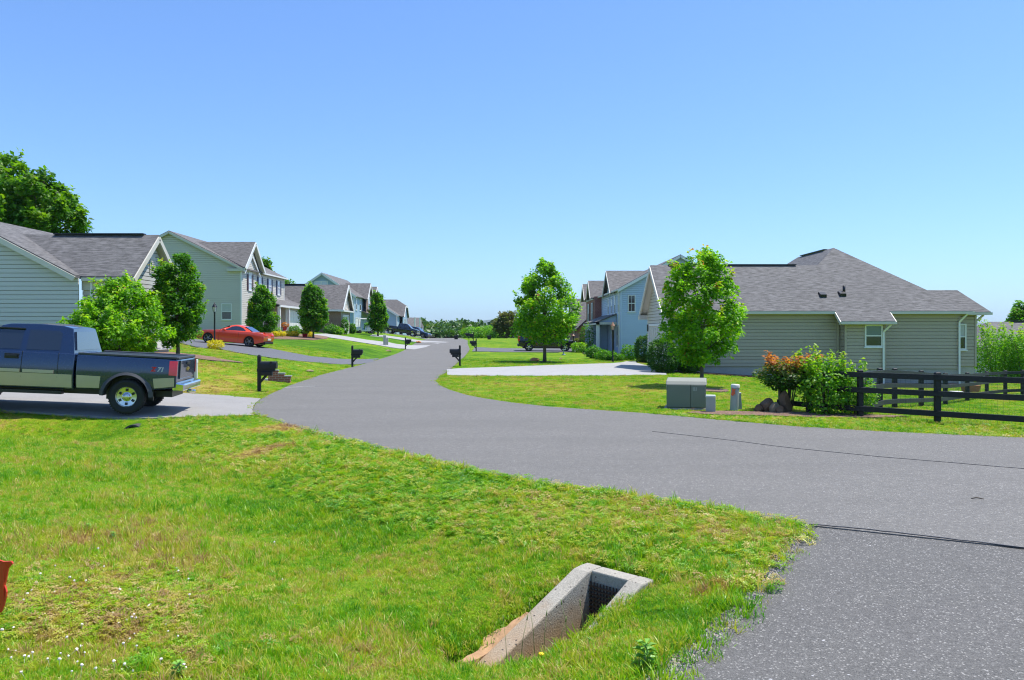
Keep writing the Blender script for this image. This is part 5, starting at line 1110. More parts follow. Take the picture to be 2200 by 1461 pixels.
# shrubs at the fence
x, y, z = at(1705, 884); rr_ = bush("red_tip_shrub", "shrub with orange red new leaves behind the rocks at the fence", "shrub", (x-.1, y+.12, z), 1.5, 1.12, LF_RED, .085, 2600, 41, None, 9, 16, .3)
for ch in rr_.children:
    if ch.name.startswith("foliage"):
        co = np.empty(len(ch.data.vertices)*3, np.float32); ch.data.vertices.foreach_get("co", co); co = co.reshape(-1, 3); co[:, 2] = co[:, 2]*.62+.52; ch.data.vertices.foreach_set("co", co.ravel())
        t_ = np.empty(len(ch.data.polygons), np.float32); ch.data.attributes["tint"].data.foreach_get("value", t_); zz = co.reshape(-1, 4, 3)[:, 0, 2].repeat(2); t_ = np.clip(.25+.2*(t_-.45)*2+.5*(zz-.55)/.7, 0, 1); ch.data.attributes["tint"].data.foreach_set("value", t_)
x, y, z = at(1778, 890); bush("green_shrub", "tall bright green shrub with upright shoots in front of the black fence", "shrub", (x-.05, y-.02, z), 1.3, 1.2, LF_LIME, .075, 2400, 42, None, 8, 20, .2)
x, y, z = at(1838, 890); bush("yellow_green_shrub", "low yellow green shrub spilling over the fence by its second post", "shrub", (x-.05, y-.08, z), 1.05, .95, LF_LIME, .065, 1700, 43, None, 6, 8, .2)
# evergreen bushes by the ranch garage
for k, (px, py, w_, h, lb) in enumerate(((1382, 779, 1.5, 1.95, "round clipped evergreen beyond the far end of the ranch garage front"), (1436, 792, 1.55, 1.75, "egg shaped evergreen at the near corner of the ranch garage front"), (1476, 797, 1.4, 1.45, "evergreen half hidden behind the young maple"))):
    x, y = ((8.9, 52.5), (7.42, 38.6), (8.75, 39.2))[k]; z = float(zg(x, y)); bush("evergreen_bush", lb, "bush", (x, y, z-.05), w_, h, LF_EVER, .085, 5600, 50+k, "evergreens by the ranch garage", 3, 0, .78)
for k, (px, Y, w_, h, lb) in enumerate(((2140, 46, 2.9, 3.0, "lime green shrub next to the ranch house corner, tallest of the row"), (2205, 45, 2.6, 2.9, "lime green shrub at the right picture edge"), (2178, 50, 3.2, 2.75, "lime green shrub in the gap behind the row"))):
    X = (px-CX)*Y/F; bush("lime_shrub", lb, "shrub", (X, Y, float(zg(X, Y))), w_, h, LF_LIME, .11, 4200, 60+k, "lime green shrubs beyond the fence", 7, 14, .25)
YS = [(590, 721, "next to the columnar tree"), (603, 719, "second from the columnar tree"), (616, 718.5, "by the porch steps"), (633, 719, "below the round green bush"), (665, 719, "beside the red flower pot")]
for k, (px, py, lb) in enumerate(YS):
    Y = 69.5+k*1.4; X = (px-CX)*Y/F; bush("yellow_shrub", "low yellow shrub %s before the cream house" % lb, "shrub", (X, Y, float(zg(X, Y))+.02), .75, .5, LF_YEL, .09, 700, 70+k, "yellow shrubs before the cream house")
x, y, z = at(463, 750); bush("yellow_shrub", "yellow shrub alone at the edge of the dark driveway by the lamp post", "shrub", (x, y, z), .85, .5, LF_YEL, .07, 900, 79, "yellow shrubs before the cream house")
Y = 75; bush("round_bush", "round green bush between the porch and the garage door", "bush", ((633-CX)*Y/F, Y, float(zg(-20.5, Y))), 1.15, 1.0, LF_DARK, .09, 1800, 81)
bush("foundation_shrub", "dark shrub at the corner of the sand grey house behind the coupe", "shrub", ((540-CX)*69/F, 69.3, 1.6), 1.6, .9, LF_DARK, .1, 1200, 82); bush("foundation_shrub", "spreading dark shrub at the foot of the cream house front", "shrub", ((582-CX)*72/F, 72, 1.6), 1.7, .8, LF_DARK, .1, 1200, 83)
for k, (px, Y, w_, h, m_, lb) in enumerate(((712, 88, 1.6, 1.1, LF_RIM, "pale round shrub against the brown brick wall"), (725, 88, 1.3, .8, LF_MAPLE, "low green shrub against the brown brick wall"), (741, 90, .8, 1.9, LF_DARK, "narrow upright evergreen before the brick house garage"), (757, 95, .9, 1.2, LF_DARK, "small evergreen between the brick house and the teal house"), (791, 104, 1.0, 1.5, LF_DARK, "cone evergreen beside the golf cart"), (800, 105, 1.0, 1.3, LF_MAPLE, "green shrub behind the slim columnar tree"))):
    X = (px-CX)*Y/F; bush("garden_shrub", lb, "shrub", (X, Y, float(zg(X, Y))), w_, h, m_, .14, 900, 90+k, "garden shrubs by the left houses")
for k, (px, py, w_, h, m_, lb) in enumerate(((1246, 757, 1.6, .9, LF_MAPLE, "green shrub in the bed by the suv nose"), (1262, 753, 1.3, 2.6, LF_DARK, "tall dark shrub by the slate house garage"), (1275, 770, 1.1, .9, LF_RIM, "grassy clump beside the slate house path"), (1300, 774, 1.4, .7, LF_DARK, "low dark shrub under the slate house porch"), (1322, 775, 1.2, .5, LF_DARK, "low dark shrub at the slate house corner"), (1352, 774, 1.3, 1.1, LF_DARK, "dark shrub between the slate house and the ranch evergreens"), (1240, 748, 1.2, 1.0, LF_BRONZE, "reddish shrub by the red brick wall"))):
    x, y, z = at(px, py); bush("porch_shrub", lb, "shrub", (x, y, z), w_, h, m_, .12, 1000, 100+k, "shrubs by the slate blue house")
for k, (px, Y, w_, h, lb) in enumerate(((1015, 150, 4.6, 2.2, "bright green bush left of the paired far mailboxes' bin"), (1047, 152, 4.4, 2.3, "bright green bush behind the far dark bin"), (1062, 165, 5, 2.6, "bright green bush close to the bronze tree"))):
    X = (px-CX)*Y/F; bush("field_bush", lb, "bush", (X, Y, float(zg(X, Y))), w_, h, LF_LIME, .3, 1300, 110+k, "bright bushes beyond the end of the street")
# far wood: one mass
rg = np.random.default_rng(77); P, D, T = [], [], []
def woods_px(px): return np.interp(px, [880, 905, 940, 960, 985, 1000, 1030, 1060, 1100, 1160, 1240, 1400], [681, 684, 688, 689, 684, 681, 688, 685, 679, 676, 682, 690])
for k in range(560):
    px = rg.uniform(860, 1420); Y = rg.choice([205, 235, 270, 310], p=[.3, .3, .25, .15])+rg.uniform(-14, 14); X = (px-CX)*Y/F; top = CAMZ+(HY-woods_px(px))*Y/F+rg.uniform(-1.6, .5)-(310-Y)*.022; zb_ = float(zg(X, Y)); hgt = max(2.5, top-zb_)
    if Y < 225: hgt *= rg.uniform(.35, .8)
    R_ = rg.uniform(1.8, 3.6); m = 110; d = rg.normal(0, 1, (m, 3)); d /= np.linalg.norm(d, axis=1)[:, None]; p = d*(rg.uniform(.4, 1, m)**.5)[:, None]*np.array([R_, R_, hgt*.42])+np.array([X, Y, zb_+hgt*.58])
    P.append(p); D.append(d); T.append(rg.normal(.40+.26*rg.normal(), .13, m)); 
    m = 40; d = rg.normal(0, 1, (m, 3)); d /= np.linalg.norm(d, axis=1)[:, None]; P.append(np.column_stack([X+rg.normal(0, R_*.6, m), Y+rg.normal(0, R_*.5, m), zb_+rg.uniform(0, hgt*.3, m)])); D.append(d); T.append(rg.normal(.3, .12, m))
tag(leaves_mesh("distant_woods", np.concatenate(P), np.concatenate(D), 1.0, np.concatenate(T), LF_FAR, None, rg, .75), "band of mixed green woodland across the end of the street", "woods", kind="stuff")
rg = np.random.default_rng(78); P, D, T = [], [], []
for k in range(160):
    X = rg.uniform(45, 190); Y = rg.uniform(115, 190); zb_ = float(zg(X, Y)); hgt = rg.uniform(1.8, 3.2); R_ = 2.5; m = 60; d = rg.normal(0, 1, (m, 3)); d /= np.linalg.norm(d, axis=1)[:, None]
    P.append(d*(rg.uniform(.4, 1, m)**.5)[:, None]*np.array([R_, R_, hgt*.5])+np.array([X, Y, zb_+hgt*.5])); D.append(d); T.append(rg.normal(.4, .2, m))
for k in range(330):
    X = rg.uniform(70, 330) if k % 2 else rg.uniform(-330, -75); Y = rg.uniform(190, 330); zb_ = float(zg(X, Y)); hgt = rg.uniform(3, 5) if k % 2 else rg.uniform(5, 10); R_ = rg.uniform(2.5, 4.5); m = 70; d = rg.normal(0, 1, (m, 3)); d /= np.linalg.norm(d, axis=1)[:, None]
    P.append(d*(rg.uniform(.4, 1, m)**.5)[:, None]*np.array([R_, R_, hgt*.5])+np.array([X, Y, zb_+hgt*.5])); D.append(d); T.append(rg.normal(.4, .2, m))
tag(leaves_mesh("valley_thicket", np.concatenate(P), np.concatenate(D), .9, np.concatenate(T), LF_FAR, None, rg, .75), "loose thickets in the fields far behind the houses", "woods", kind="stuff")
# foreground weeds
def weed(label, x, y, h, n, seed, w_=.035):
    rp = random.Random(seed); r = thing("leafy_weed", label, "weed", (x, y, float(zg(x, y)))); mb = MB(); st = MB(); st.tube([(0, 0, -.02), (.01, 0, h*.5), (0, .01, h*.9)], [.006, .005, .003], 6)
    for k in range(n):
        a = k*2.4; t = k/n; z = h*(.1+.85*t); L = h*.62*(1-.45*t)*rp.uniform(.85, 1.15); up = .35+.75*t; c, s = math.cos(a), math.sin(a)
        pts = [(0, 0, z), (c*L*.5, s*L*.5, z+L*up*.35), (c*L, s*L, z+L*up*.35-.12*L)]; px_, py_ = -s*w_, c*w_
        mb.face([(pts[0][0], pts[0][1], pts[0][2]), (pts[1][0]+px_*.5, pts[1][1]+py_*.5, pts[1][2]), pts[2]]); mb.face([pts[0], pts[2], (pts[1][0]-px_*.5, pts[1][1]-py_*.5, pts[1][2])])
    st.build("stem", WEED, r, world=False); mb.build("leaf", WEED, r, world=False)
WEED = M("weed_green", (.16, .36, .02), .5, var=.25, scale=12)
x, y, z = at(1388, 1440); weed("bright leafy weed at the gravel edge right of the storm drain", x, y, .17, 26, 1)
x, y, z = at(383, 1458); weed("bright leafy weed at the bottom edge of the lawn", x, y, .10, 22, 2)
x, y, z = at(190, 1140); weed("small leafy weed in the lawn above the clover", x, y, .07, 16, 3); x, y, z = at(243, 1160); weed("small pale weed in the worn lawn patch", x, y, .08, 16, 4)
# ------------------------------------------------------------------ street furniture and small things
def mailbox_at_origin(first_label):
    """post at the origin, box reaching along +x"""
    r = thing("mailbox", first_label, "mailbox", (0, 0, 0), 0, "black mailboxes along the street")
    p = MB(); p.box(-.05, .05, -.05, .05, -.2, 1.10); p.hexa([(-.06, -.06, 1.10), (.06, -.06, 1.10), (.06, .06, 1.10), (-.06, .06, 1.10), (-.02, -.02, 1.16), (.02, -.02, 1.16), (.02, .02, 1.16), (-.02, .02, 1.16)]); p.build("post", BLACKW, r, world=False, bevel=.006)
    a = MB(); a.box(-.07, .5, -.045, .045, .63, .72); a.build("arm", BLACKW, r, world=False, bevel=.006)
    br = MB(); br.bar((.02, 0, .28), (.36, 0, .66), .07, .07, up=(0, 1, 0)); br.build("brace", BLACKW, r, world=False)
    b = MB(); pr = [(-.09, .72), (.09, .72), (.09, .86)]+[(.09*math.cos(math.pi*k/10), .86+.09*math.sin(math.pi*k/10)) for k in range(1, 10)]+[(-.09, .86)]
    b.prism([(q[0], q[1]) for q in pr], (.03, 0, 0), (0, 1, 0), (0, 0, 1), (1, 0, 0), .50); bx = b.build("letter_box", BLACK, r, world=False, bevel=.006)
    d = MB(); d.prism([(q[0]*1.06, q[1]+.002) for q in pr], (.53, 0, 0), (0, 1, 0), (0, 0, 1), (1, 0, 0), .025); d.build("box_door", BLACK, bx, world=False)
    f = MB(); f.box(.36, .38, -.105, -.095, .80, .95); f.box(.36, .44, -.105, -.095, .91, .95); f.build("signal_flag", BLACK, bx, world=False)
    n = MB(); n.box(.06, .42, -.075, .075, .50, .628); n.build("newspaper_tube", BLACK, r, world=False, bevel=.01)
    return r
MBX = [(557, 841, 0, "mailbox nearest the pickup truck"), (757, 789, 0, "mailbox at the mouth of the dark red coupe driveway"), (871, 750.5, 0, "mailbox by the pale far driveway on the left verge"),
       (988, 787, 180, "mailbox at the corner of the white ranch driveway"), (1023, 755, 180, "mailbox by the suv driveway on the right verge"), (936, 727, 0, "far mailbox in front of the orange clay, left one of the two"), (957, 725.5, 0, "far mailbox just right of the orange clay bank"),
       (1003, 733, 180, "far right verge mailbox, nearer of the close pair"), (1007.5, 730, 180, "far right verge mailbox, farther of the close pair")]
m0 = None
for px, py, rz, lb in MBX:
    x, y, z = at(px, py)
    if inside(road_poly, np.array([x]), np.array([y]))[0]: x = float(np.interp(y, *XL)-.7 if rz == 0 else np.interp(y, *XR)+.7); z = float(zg(x, y))
    if m0 is None: o = m0 = mailbox_at_origin("x")
    else: o = copy_tree(m0)
    o.location = (x, y, z); o.rotation_euler = (0, 0, R(rz)); o["label"] = "black wooden post " + lb
# transformer and pedestals
UG = M("utility_green", (.155, .165, .125), .55, var=.1, scale=3); UG2 = M("utility_pale_green", (.33, .36, .30), .5, var=.12, scale=4); CAPL = M("faded_cap", (.60, .60, .52), .5); LBL = M("white_sticker", (.8, .8, .78), .5); YLW = M("warning_sticker", (.75, .45, .05), .5); ORP = M("orange_marking_paint", (.75, .12, .04), .7, var=.5, scale=20)
x, y, z = at(1474, 880); t = thing("transformer_box", "boxy grey green utility transformer on the grass verge at right", "transformer", (x, y, z), R(-14)); x0, x1, d = -.47, .47, .75
pd = MB(); pd.box(x0-.06, x1+.06, -.06, d+.06, -.2, .035); pd.build("concrete_pad", CONC, t, world=False, bevel=.01)
bd = MB(); bd.box(x0, x1, 0, d, .035, .62); bd.build("cabinet", UG, t, world=False, bevel=.02)
ld = MB(); ld.hexa([(x0-.02, -.02, .60), (x1+.02, -.02, .60), (x1+.02, d+.02, .62), (x0-.02, d+.02, .62), (x0-.01, .06, .70), (x1+.01, .06, .70), (x1+.01, d, .74), (x0-.01, d, .74)]); ld.build("hood", M("faded_hood", (.27, .27, .215), .55, var=.15), t, world=False, bevel=.02)
for a, b_ in ((x0+.02, .10), (.115, x1-.02)):
    dr = MB(); dr.box(a, b_, -.025, .005, .06, .60); dr.build("cabinet_door", UG, t, world=False, bevel=.006)
s = MB()
for k in range(3): s.box(.16+k*.035, .18+k*.035, -.029, -.024, .47, .55)
s.box(.16, .25, -.0285, -.024, .462, .47); s.build("sticker", M("worn_sticker", (.32, .33, .28), .5), t, world=False)
s = MB(); s.prism([(-.07, 0), (.07, 0), (.06, -.07), (0, -.12), (-.06, -.07)], (x0-.004, .16, .58), (0, -1, 0), (0, 0, 1), (-1, 0, 0), .006); s.build("sticker", LBL, t, world=False)
s = MB(); s.box(x0-.026, x0-.018, .30, .62, .585, .635); s.build("warning_label", YLW, t, world=False)
x, y, z = at(1527, 887); t = thing("utility_pedestal", "short square pale green utility pedestal beside the transformer", "pedestal", (x, y, z), R(-12), "utility pedestals")
b_ = MB(); b_.box(-.11, .11, 0, .2, -.1, .37); b_.build("housing", UG2, t, world=False, bevel=.012); b_ = MB(); b_.hexa([(-.12, -.01, .36), (.12, -.01, .36), (.12, .21, .36), (-.12, .21, .36), (-.11, 0, .41), (.11, 0, .41), (.11, .2, .41), (-.11, .2, .41)]); b_.build("cap", CAPL, t, world=False, bevel=.01)
x, y, z = at(1577, 883); t = thing("utility_pedestal", "tall utility pedestal with an orange paint smear, beside the mulch bed", "pedestal", (x, y, z), R(-8), "utility pedestals"); t.rotation_euler = (0, R(3), R(-8))
b_ = MB(); b_.lathe([(.10, -.1), (.10, .58), (.095, .6)], n=20); b_.build("housing", UG2, t, world=False); b_ = MB(); b_.lathe([(.108, .56), (.108, .62), (.09, .645), (.001, .65)], n=20); b_.build("cap", CAPL, t, world=False)
b_ = MB(); b_.prism([(-.05, 0), (-.01, -.04), (.02, .02), (.045, .0), (.03, .08), (.05, .14), (0, .13), (-.04, .16), (-.03, .08)], (-.05, -.098, .40), (1, -.35, 0), (0, 0, 1), (-.3, -1, 0), .012); b_.build("paint_smear", ORP, t, world=False)
x, y, z = at(1591, 880); t = thing("utility_pedestal", "thin leaning pale pedestal behind the tall one", "pedestal", (x, y, z), 0, "utility pedestals"); t.rotation_euler = (0, R(-4), R(10))
b_ = MB(); b_.box(-.045, .045, 0, .07, -.1, .4); b_.build("housing", UG2, t, world=False, bevel=.01); b_ = MB(); b_.box(-.052, .052, -.006, .076, .38, .42); b_.build("cap", CAPL, t, world=False, bevel=.01)
for px, py, h, lb in ((826.5, 741, .95, "taller of two green pedestals on the lawn below the dark pickup"), (831, 741, .72, "shorter of two green pedestals on the lawn below the dark pickup")):
    x, y, z = at(px, py); t = thing("utility_pedestal", lb, "pedestal", (x, y, z), 0, "utility pedestals"); b_ = MB(); b_.box(-.13, .13, -.1, .12, -.1, h); b_.build("housing", UG2, t, world=False, bevel=.02); b_ = MB(); b_.box(-.14, .14, -.11, .13, h-.08, h+.03); b_.build("cap", CAPL, t, world=False, bevel=.02)
x, y, z = at(421, 812); t = thing("utility_pedestal", "white utility pedestal on the lawn behind the truck tailgate", "pedestal", (x, y, z), 0, "utility pedestals"); b_ = MB(); b_.box(-.05, .05, -.05, .05, -.1, .58); b_.build("housing", CAPL, t, world=False, bevel=.012); b_ = MB(); b_.box(-.058, .058, -.058, .058, .5, .62); b_.build("cap", WHITE, t, world=False, bevel=.012)
# rocks
ROCK = M("brown_rock", (.17, .10, .055), .9, var=.7, scale=5, bmp=1., bscale=9); PALER = M("pale_rock", (.28, .20, .12), .9, var=.4, scale=6, bmp=1., bscale=10); ORR = M("orange_stone", (.55, .24, .09), .9, var=.3, scale=8, bmp=.6)
def rock(label, x, y, z, sx, sy, sz, mat, seed, grp=None, name="rock"):
    bm = bmesh.new(); bmesh.ops.create_icosphere(bm, subdivisions=3, radius=1); rp = random.Random(seed); pl = [(Vector((rp.gauss(0, 1), rp.gauss(0, 1), rp.gauss(0, 1))).normalized(), rp.uniform(.55, .9)) for _ in range(11)]
    for v in bm.verts:
        for n, d_ in pl:
            q = v.co.dot(n)
            if q > d_: v.co -= n*(q-d_)*.92
        v.co = Vector((v.co.x*sx, v.co.y*sy, v.co.z*sz)); v.co += Vector((rp.uniform(-1, 1), rp.uniform(-1, 1), rp.uniform(-1, 1)))*.02*sx
    me = bpy.data.meshes.new(name); bm.to_mesh(me); bm.free(); me.materials.append(mat); o = put(me, name); o.location = (x, y, z); o.rotation_euler = (0, 0, rp.uniform(0, 6)); return tag(o, label, "rock", grp)
for k, (px, py, sx, sz, mt, lb) in enumerate(((1633, 886, .14, .15, ROCK, "small brown rock at the outer end of the fence rock pile"), (1650, 886, .20, .24, ROCK, "large jagged brown rock in the fence rock pile"), (1669, 887, .19, .20, PALER, "blocky brown rock in the middle of the fence rock pile"), (1678, 889, .12, .12, ROCK, "low rock leaning at the front of the fence rock pile"), (1690, 886, .19, .33, ROCK, "tall upright rock under the red tip shrub"))):
    x, y, z = at(px, py); rock(lb, x, y+.1, z+sz*.55, sx, sx*.8, sz, mt, 20+k, "rocks at the fence")
for k, (px, py, s_, mt, lb) in enumerate(((1489, 880, .09, ORR, "orange stone leaning on the transformer pad"), (665, 799, .16, PALER, "pale stone on the lawn by the dark driveway mouth"), (835, 755, .22, PALER, "pale culvert stone on the lawn before the pale far driveway"), (899, 737, .35, ORR, "orange culvert stone on the far left verge"), (1150, 776, .32, ORR, "orange stone by the large maple's foot"), (1204, 772, .15, PALER, "pale stone lying right of the large maple"), (1284, 764, .3, PALER, "pale garden stone by the slate house path"))):
    x, y, z = at(px, py); rock(lb, x, y, z+s_*.25, s_*1.4, s_, s_*.5, mt, 40+k, "loose stones on the lawns")
# brick culvert head
x, y, z = at(580, 818); hd = thing("culvert_headwall", "low stepped red brick culvert headwall behind the first mailbox", "headwall", (x, y, z), R(8))
b_ = MB(); h_ = .30
for a, c, h in ((-.05, .30, .36), (.30, .52, .25), (.52, .74, .15)): b_.box(a, c, -.1, .1, -.25, h)
b_.build("brick_wall", BRR, hd, world=False); b_ = MB(); b_.box(-.75, -.05, -.2, .45, -.3, .06); b_.build("concrete_apron", PALE, hd, world=False)
b_ = MB()
for a, c, h in ((-.08, .32, .36), (.29, .54, .25), (.52, .78, .15)): b_.box(a, c, -.12, .12, h+.002, h+.04)
b_.build("coping", PALE, hd, world=False)
# culvert pipe mouth under the truck driveway
PIPE = M("corrugated_pipe", (.05, .05, .05), .7); x, y, z = at(263, 938); y += .40; z -= .10; c = thing("culvert_pipe", "dark culvert pipe mouth in the grassy bank below the pickup truck", "culvert", (x, y, z), R(0))
b_ = MB(); b_.lathe([(.20, 0), (.235, 0), (.235, 2.5)], (0, .05, .06), 'y', 28); b_.lathe([(.20, 2.5), (.20, 0)], (0, .05, .06), 'y', 28); b_.build("pipe", PIPE, c, world=False, weld=False)
b_ = MB(); b_.lathe([(.198, 1.2), (.001, 1.2)], (0, .05, .06), 'y', 28); b_.build("pipe_inside", BLACK, c, world=False)
# storm drain inlet: sloping concrete box with a grate at its deep end
SX = Vector((-.69, -.725, 0)).normalized(); SY = Vector((.725, -.69, 0)).normalized(); B0 = Vector((.63, 6.62, 0)); T0 = -.03
dr = thing("storm_drain", "sloping concrete storm drain inlet with a mesh grate in the foreground lawn", "storm drain", (.2, 6.0, -.4))
def sd(u, v, z): return B0+SX*u+SY*v+Vector((0, 0, z))
def wallpiece(v0, v1, Lt, name):
    mb = MB(); n = 14; zt = lambda u: T0 if u < .16 else T0-(u-.16)/(Lt-.16)*.46
    us = [Lt*k/n for k in range(n+1)]
    for a, b2 in zip(us, us[1:]): mb.hexa([sd(a, v0, -1.15), sd(b2, v0, -1.15), sd(b2, v1, -1.15), sd(a, v1, -1.15), sd(a, v0, zt(a)), sd(b2, v0, zt(b2)), sd(b2, v1, zt(b2)), sd(a, v1, zt(a))])
    o = mb.build(name, DRAINC, dr); bm = bmesh.new(); bm.from_mesh(o.data)
    seen = {}; dead = []
    for f in bm.faces:
        k = tuple(round(q, 3) for q in f.calc_center_median())
        if k in seen: dead += [f, seen[k]]
        else: seen[k] = f
    bmesh.ops.delete(bm, geom=list(set(dead)), context='FACES'); bmesh.ops.recalc_face_normals(bm, faces=bm.faces); bm.to_mesh(o.data); bm.free()
    b = o.modifiers.new("bevel", 'BEVEL'); b.width = .014; b.segments = 2; b.limit_method = 'ANGLE'; b.angle_limit = R(50)
wallpiece(0, .155, 1.30, "wing_wall"); wallpiece(.52, .66, 1.15, "wing_wall")
mb = MB(); mb.hexa([sd(.0, .157, -1.15), sd(.15, .157, -1.15), sd(.15, .518, -1.15), sd(0, .518, -1.15), sd(0, .157, T0-.003), sd(.15, .157, T0-.003), sd(.15, .518, T0-.003), sd(0, .518, T0-.003)]); mb.build("head_wall", DRAINC, dr, bevel=.012)
mb = MB(); mb.hexa([sd(.15, .15, -1.2), sd(1.2, .15, -1.2), sd(1.2, .53, -1.2), sd(.15, .53, -1.2), sd(.15, .15, -.98), sd(1.2, .15, -.62), sd(1.2, .53, -.62), sd(.15, .53, -.98)]); mb.build("drain_floor", CLAY, dr)
RUST = M("rusty_steel", (.075, .045, .03), .7, .3, var=.4, scale=12); mb = MB()
for k in range(12):
    v = .165+k*.0315
    mb.bar(sd(.162, v, -.95), sd(.162, v, -.12), .011, .011)
for k in range(26): mb.bar(sd(.174, .157, -.95+k*.032), sd(.174, .518, -.95+k*.032), .010, .010)
mb.build("grate", RUST, dr)
# black rail fence
def fence():
    P0 = [(1678, 880), (1738, 887), (1848, 896), (2014, 908)]; pts = [Vector(at(px, py)) for px, py in P0]
    dv = (pts[3]-pts[2]).normalized(); pts += [pts[3]+dv*2.2, pts[3]+dv*4.4, pts[3]+dv*6.6]
    for p in pts: p.z = float(zg(p.x, p.y))
    far = [Vector((*at(px, py)[:2], 0)) for px, py in ((1848, 896), (1890, 881), (1922, 877), (1979, 874), (2031, 869), (2078, 861), (2120, 853), (2160, 849), (2197, 848), (2240, 848))]
    def run(pts, label, h, first=True):
        f = thing("rail_fence", label, "fence", tuple(pts[0]), 0, "black board fences")
        for k, p in enumerate(pts):
            if not first and k == 0: continue
            mb = MB(); mb.box(p.x-.055, p.x+.055, p.y-.055, p.y+.055, p.z-.4, p.z+h+.02); mb.hexa([(p.x-.055, p.y-.055, p.z+h+.02), (p.x+.055, p.y-.055, p.z+h+.02), (p.x+.055, p.y+.055, p.z+h+.02), (p.x-.055, p.y+.055, p.z+h+.02), (p.x-.04, p.y-.04, p.z+h+.04), (p.x+.04, p.y-.04, p.z+h+.04), (p.x+.04, p.y+.04, p.z+h+.04), (p.x-.04, p.y+.04, p.z+h+.04)]); mb.build("post", BLACKW, f, bevel=.006)
        wm = MB()
        for a, b in zip(pts, pts[1:]):
            d = (b-a).normalized(); n = Vector((d.y, -d.x, 0))*.075
            if n.y > 0: n = -n
            for z in (h-.07, h*.60, h*.19):
                rl = MB(); rl.bar(a+n+Vector((0, 0, z))-d*.05, b+n+Vector((0, 0, z))+d*.045, .035, .118); rl.build("rail", BLACKW, f, bevel=.004)
            n2 = n*.7; L = (b-a).length; m = int(L/.1)
            for k in range(m): q = a+(b-a)*(k/m)-n2*.2; wm.bar(q+Vector((0, 0, .04)), q+Vector((0, 0, h-.1)), .0022, .0022)
            for k in range(9): wm.bar(a-n2*.2+Vector((0, 0, .05+k*.1)), b-n2*.2+Vector((0, 0, .05+k*.1)), .0022, .0022)
        wm.build("wire_mesh", M("fence_wire", (.10, .10, .10), .5, .6), f)
    run(pts, "black three rail board fence along the verge in front of the ranch house", 1.02)
    for p in far: p.z = float(zg(p.x, p.y))
    run(far, "black board fence running back beside the ranch house yard", 1.02, False)
fence()
# lamp posts
def lamp(px, py, h, label, glass):
    x, y, z = at(px, py); r = thing("lamp_post", label, "lamp post", (x, y, z), 0, "garden lamp posts"); k = h/2.5
    p = MB(); p.lathe([(.07, -.1), (.07, .15), (.045, .2), (.04, 1.9*k), (.055, 1.95*k), (.02, 2.0*k)], n=12); p.build("pole", BLACK, r, world=False)
    g = MB(); g.lathe([(.07, 2.0*k), (.12, 2.26*k)], n=6); g.build("lantern_glass", glass, r, world=False); c = MB(); c.lathe([(.15, 2.25*k), (.12, 2.32*k), (.04, 2.44*k), (.02, 2.5*k), (.001, 2.51*k)], n=6); c.lathe([(.001, 2.0*k), (.075, 2.0*k)], n=6)
    for q in range(6): a = q*math.pi/3; c.bar((.072*math.cos(a), .072*math.sin(a), 2.0*k), (.122*math.cos(a), .122*math.sin(a), 2.26*k), .012, .012)
    c.build("lantern_cap", M("copper_cap", (.32, .16, .09), .5) if glass is not WHITE else BLACK, r, world=False)
lamp(1316.5, 778, 2.6, "black lamp post with a copper lantern before the slate blue house", M("lantern_pane", (.62, .45, .36), .25)); lamp(461, 748, 2.45, "black lamp post with a pale lantern by the red coupe", WHITE); lamp(1232, 756, 1.6, "slim dark post behind the parked suv's nose", BLACK)
# red pot, bins, golf cart
Y = 73; X = (655-CX)*Y/F; z = float(zg(X, Y)); r = thing("flower_pot", "red flower pot with a green plant before the garage", "flower pot", (X, Y, z)); POT = M("red_pot", (.38, .015, .03), .35); b_ = MB(); b_.lathe([(.18, 0), (.25, .4), (.28, .42), (.28, .48), (.24, .48), (.2, .4)], n=20); b_.build("pot", POT, r, world=False)
rg = np.random.default_rng(5); d = rg.normal(0, 1, (220, 3)); d /= np.linalg.norm(d, axis=1)[:, None]; leaves_mesh("plant", d*np.array([.34, .34, .16])+np.array([0, 0, .56]), d, .12, rg.normal(.5, .2, 220), LF_LIME, r, rg)
for px, Y, lb, col in ((612, 78, "orange red flowering pot on the porch", POT), (752, 99, "terracotta pot by the brick house garage", POT)):
    X = (px-CX)*Y/F; z = float(zg(X, Y))+(.35 if px < 700 else 0); r = thing("flower_pot", lb, "flower pot", (X, Y, z)); b_ = MB(); b_.lathe([(.16, 0), (.22, .36), (.25, .38), (.25, .43), (.2, .43)], n=16); b_.build("pot", POT, r, world=False); leaves_mesh("plant", d*np.array([.32, .32, .2])+np.array([0, 0, .55]), d, .12, rg.normal(.85, .15, 220) if px < 700 else rg.normal(.4, .2, 220), LF_RED if px < 700 else LF_DARK, r, rg)
for px, py, lb in ((980, 726.5, "small dark bin at the crest of the street"), (1051, 726, "small dark bin beside the bright field bushes")):
    x, y, z = at(px, py); y = min(y, 118); x = (px-CX)*y/F; z = float(zg(x, y)); r = thing("waste_bin", lb, "bin", (x, y, z), 0, "dark bins at the end of the street"); b_ = MB(); b_.hexa([(-.24, -.24, 0), (.24, -.24, 0), (.24, .24, 0), (-.24, .24, 0), (-.3, -.3, .55), (.3, -.3, .55), (.3, .3, .55), (-.3, .3, .55)]); b_.build("bin_body", BLACKW, r, world=False); b_ = MB(); b_.box(-.33, .33, -.33, .33, .552, .62); b_.build("bin_lid", BLACK, r, world=False, bevel=.02)
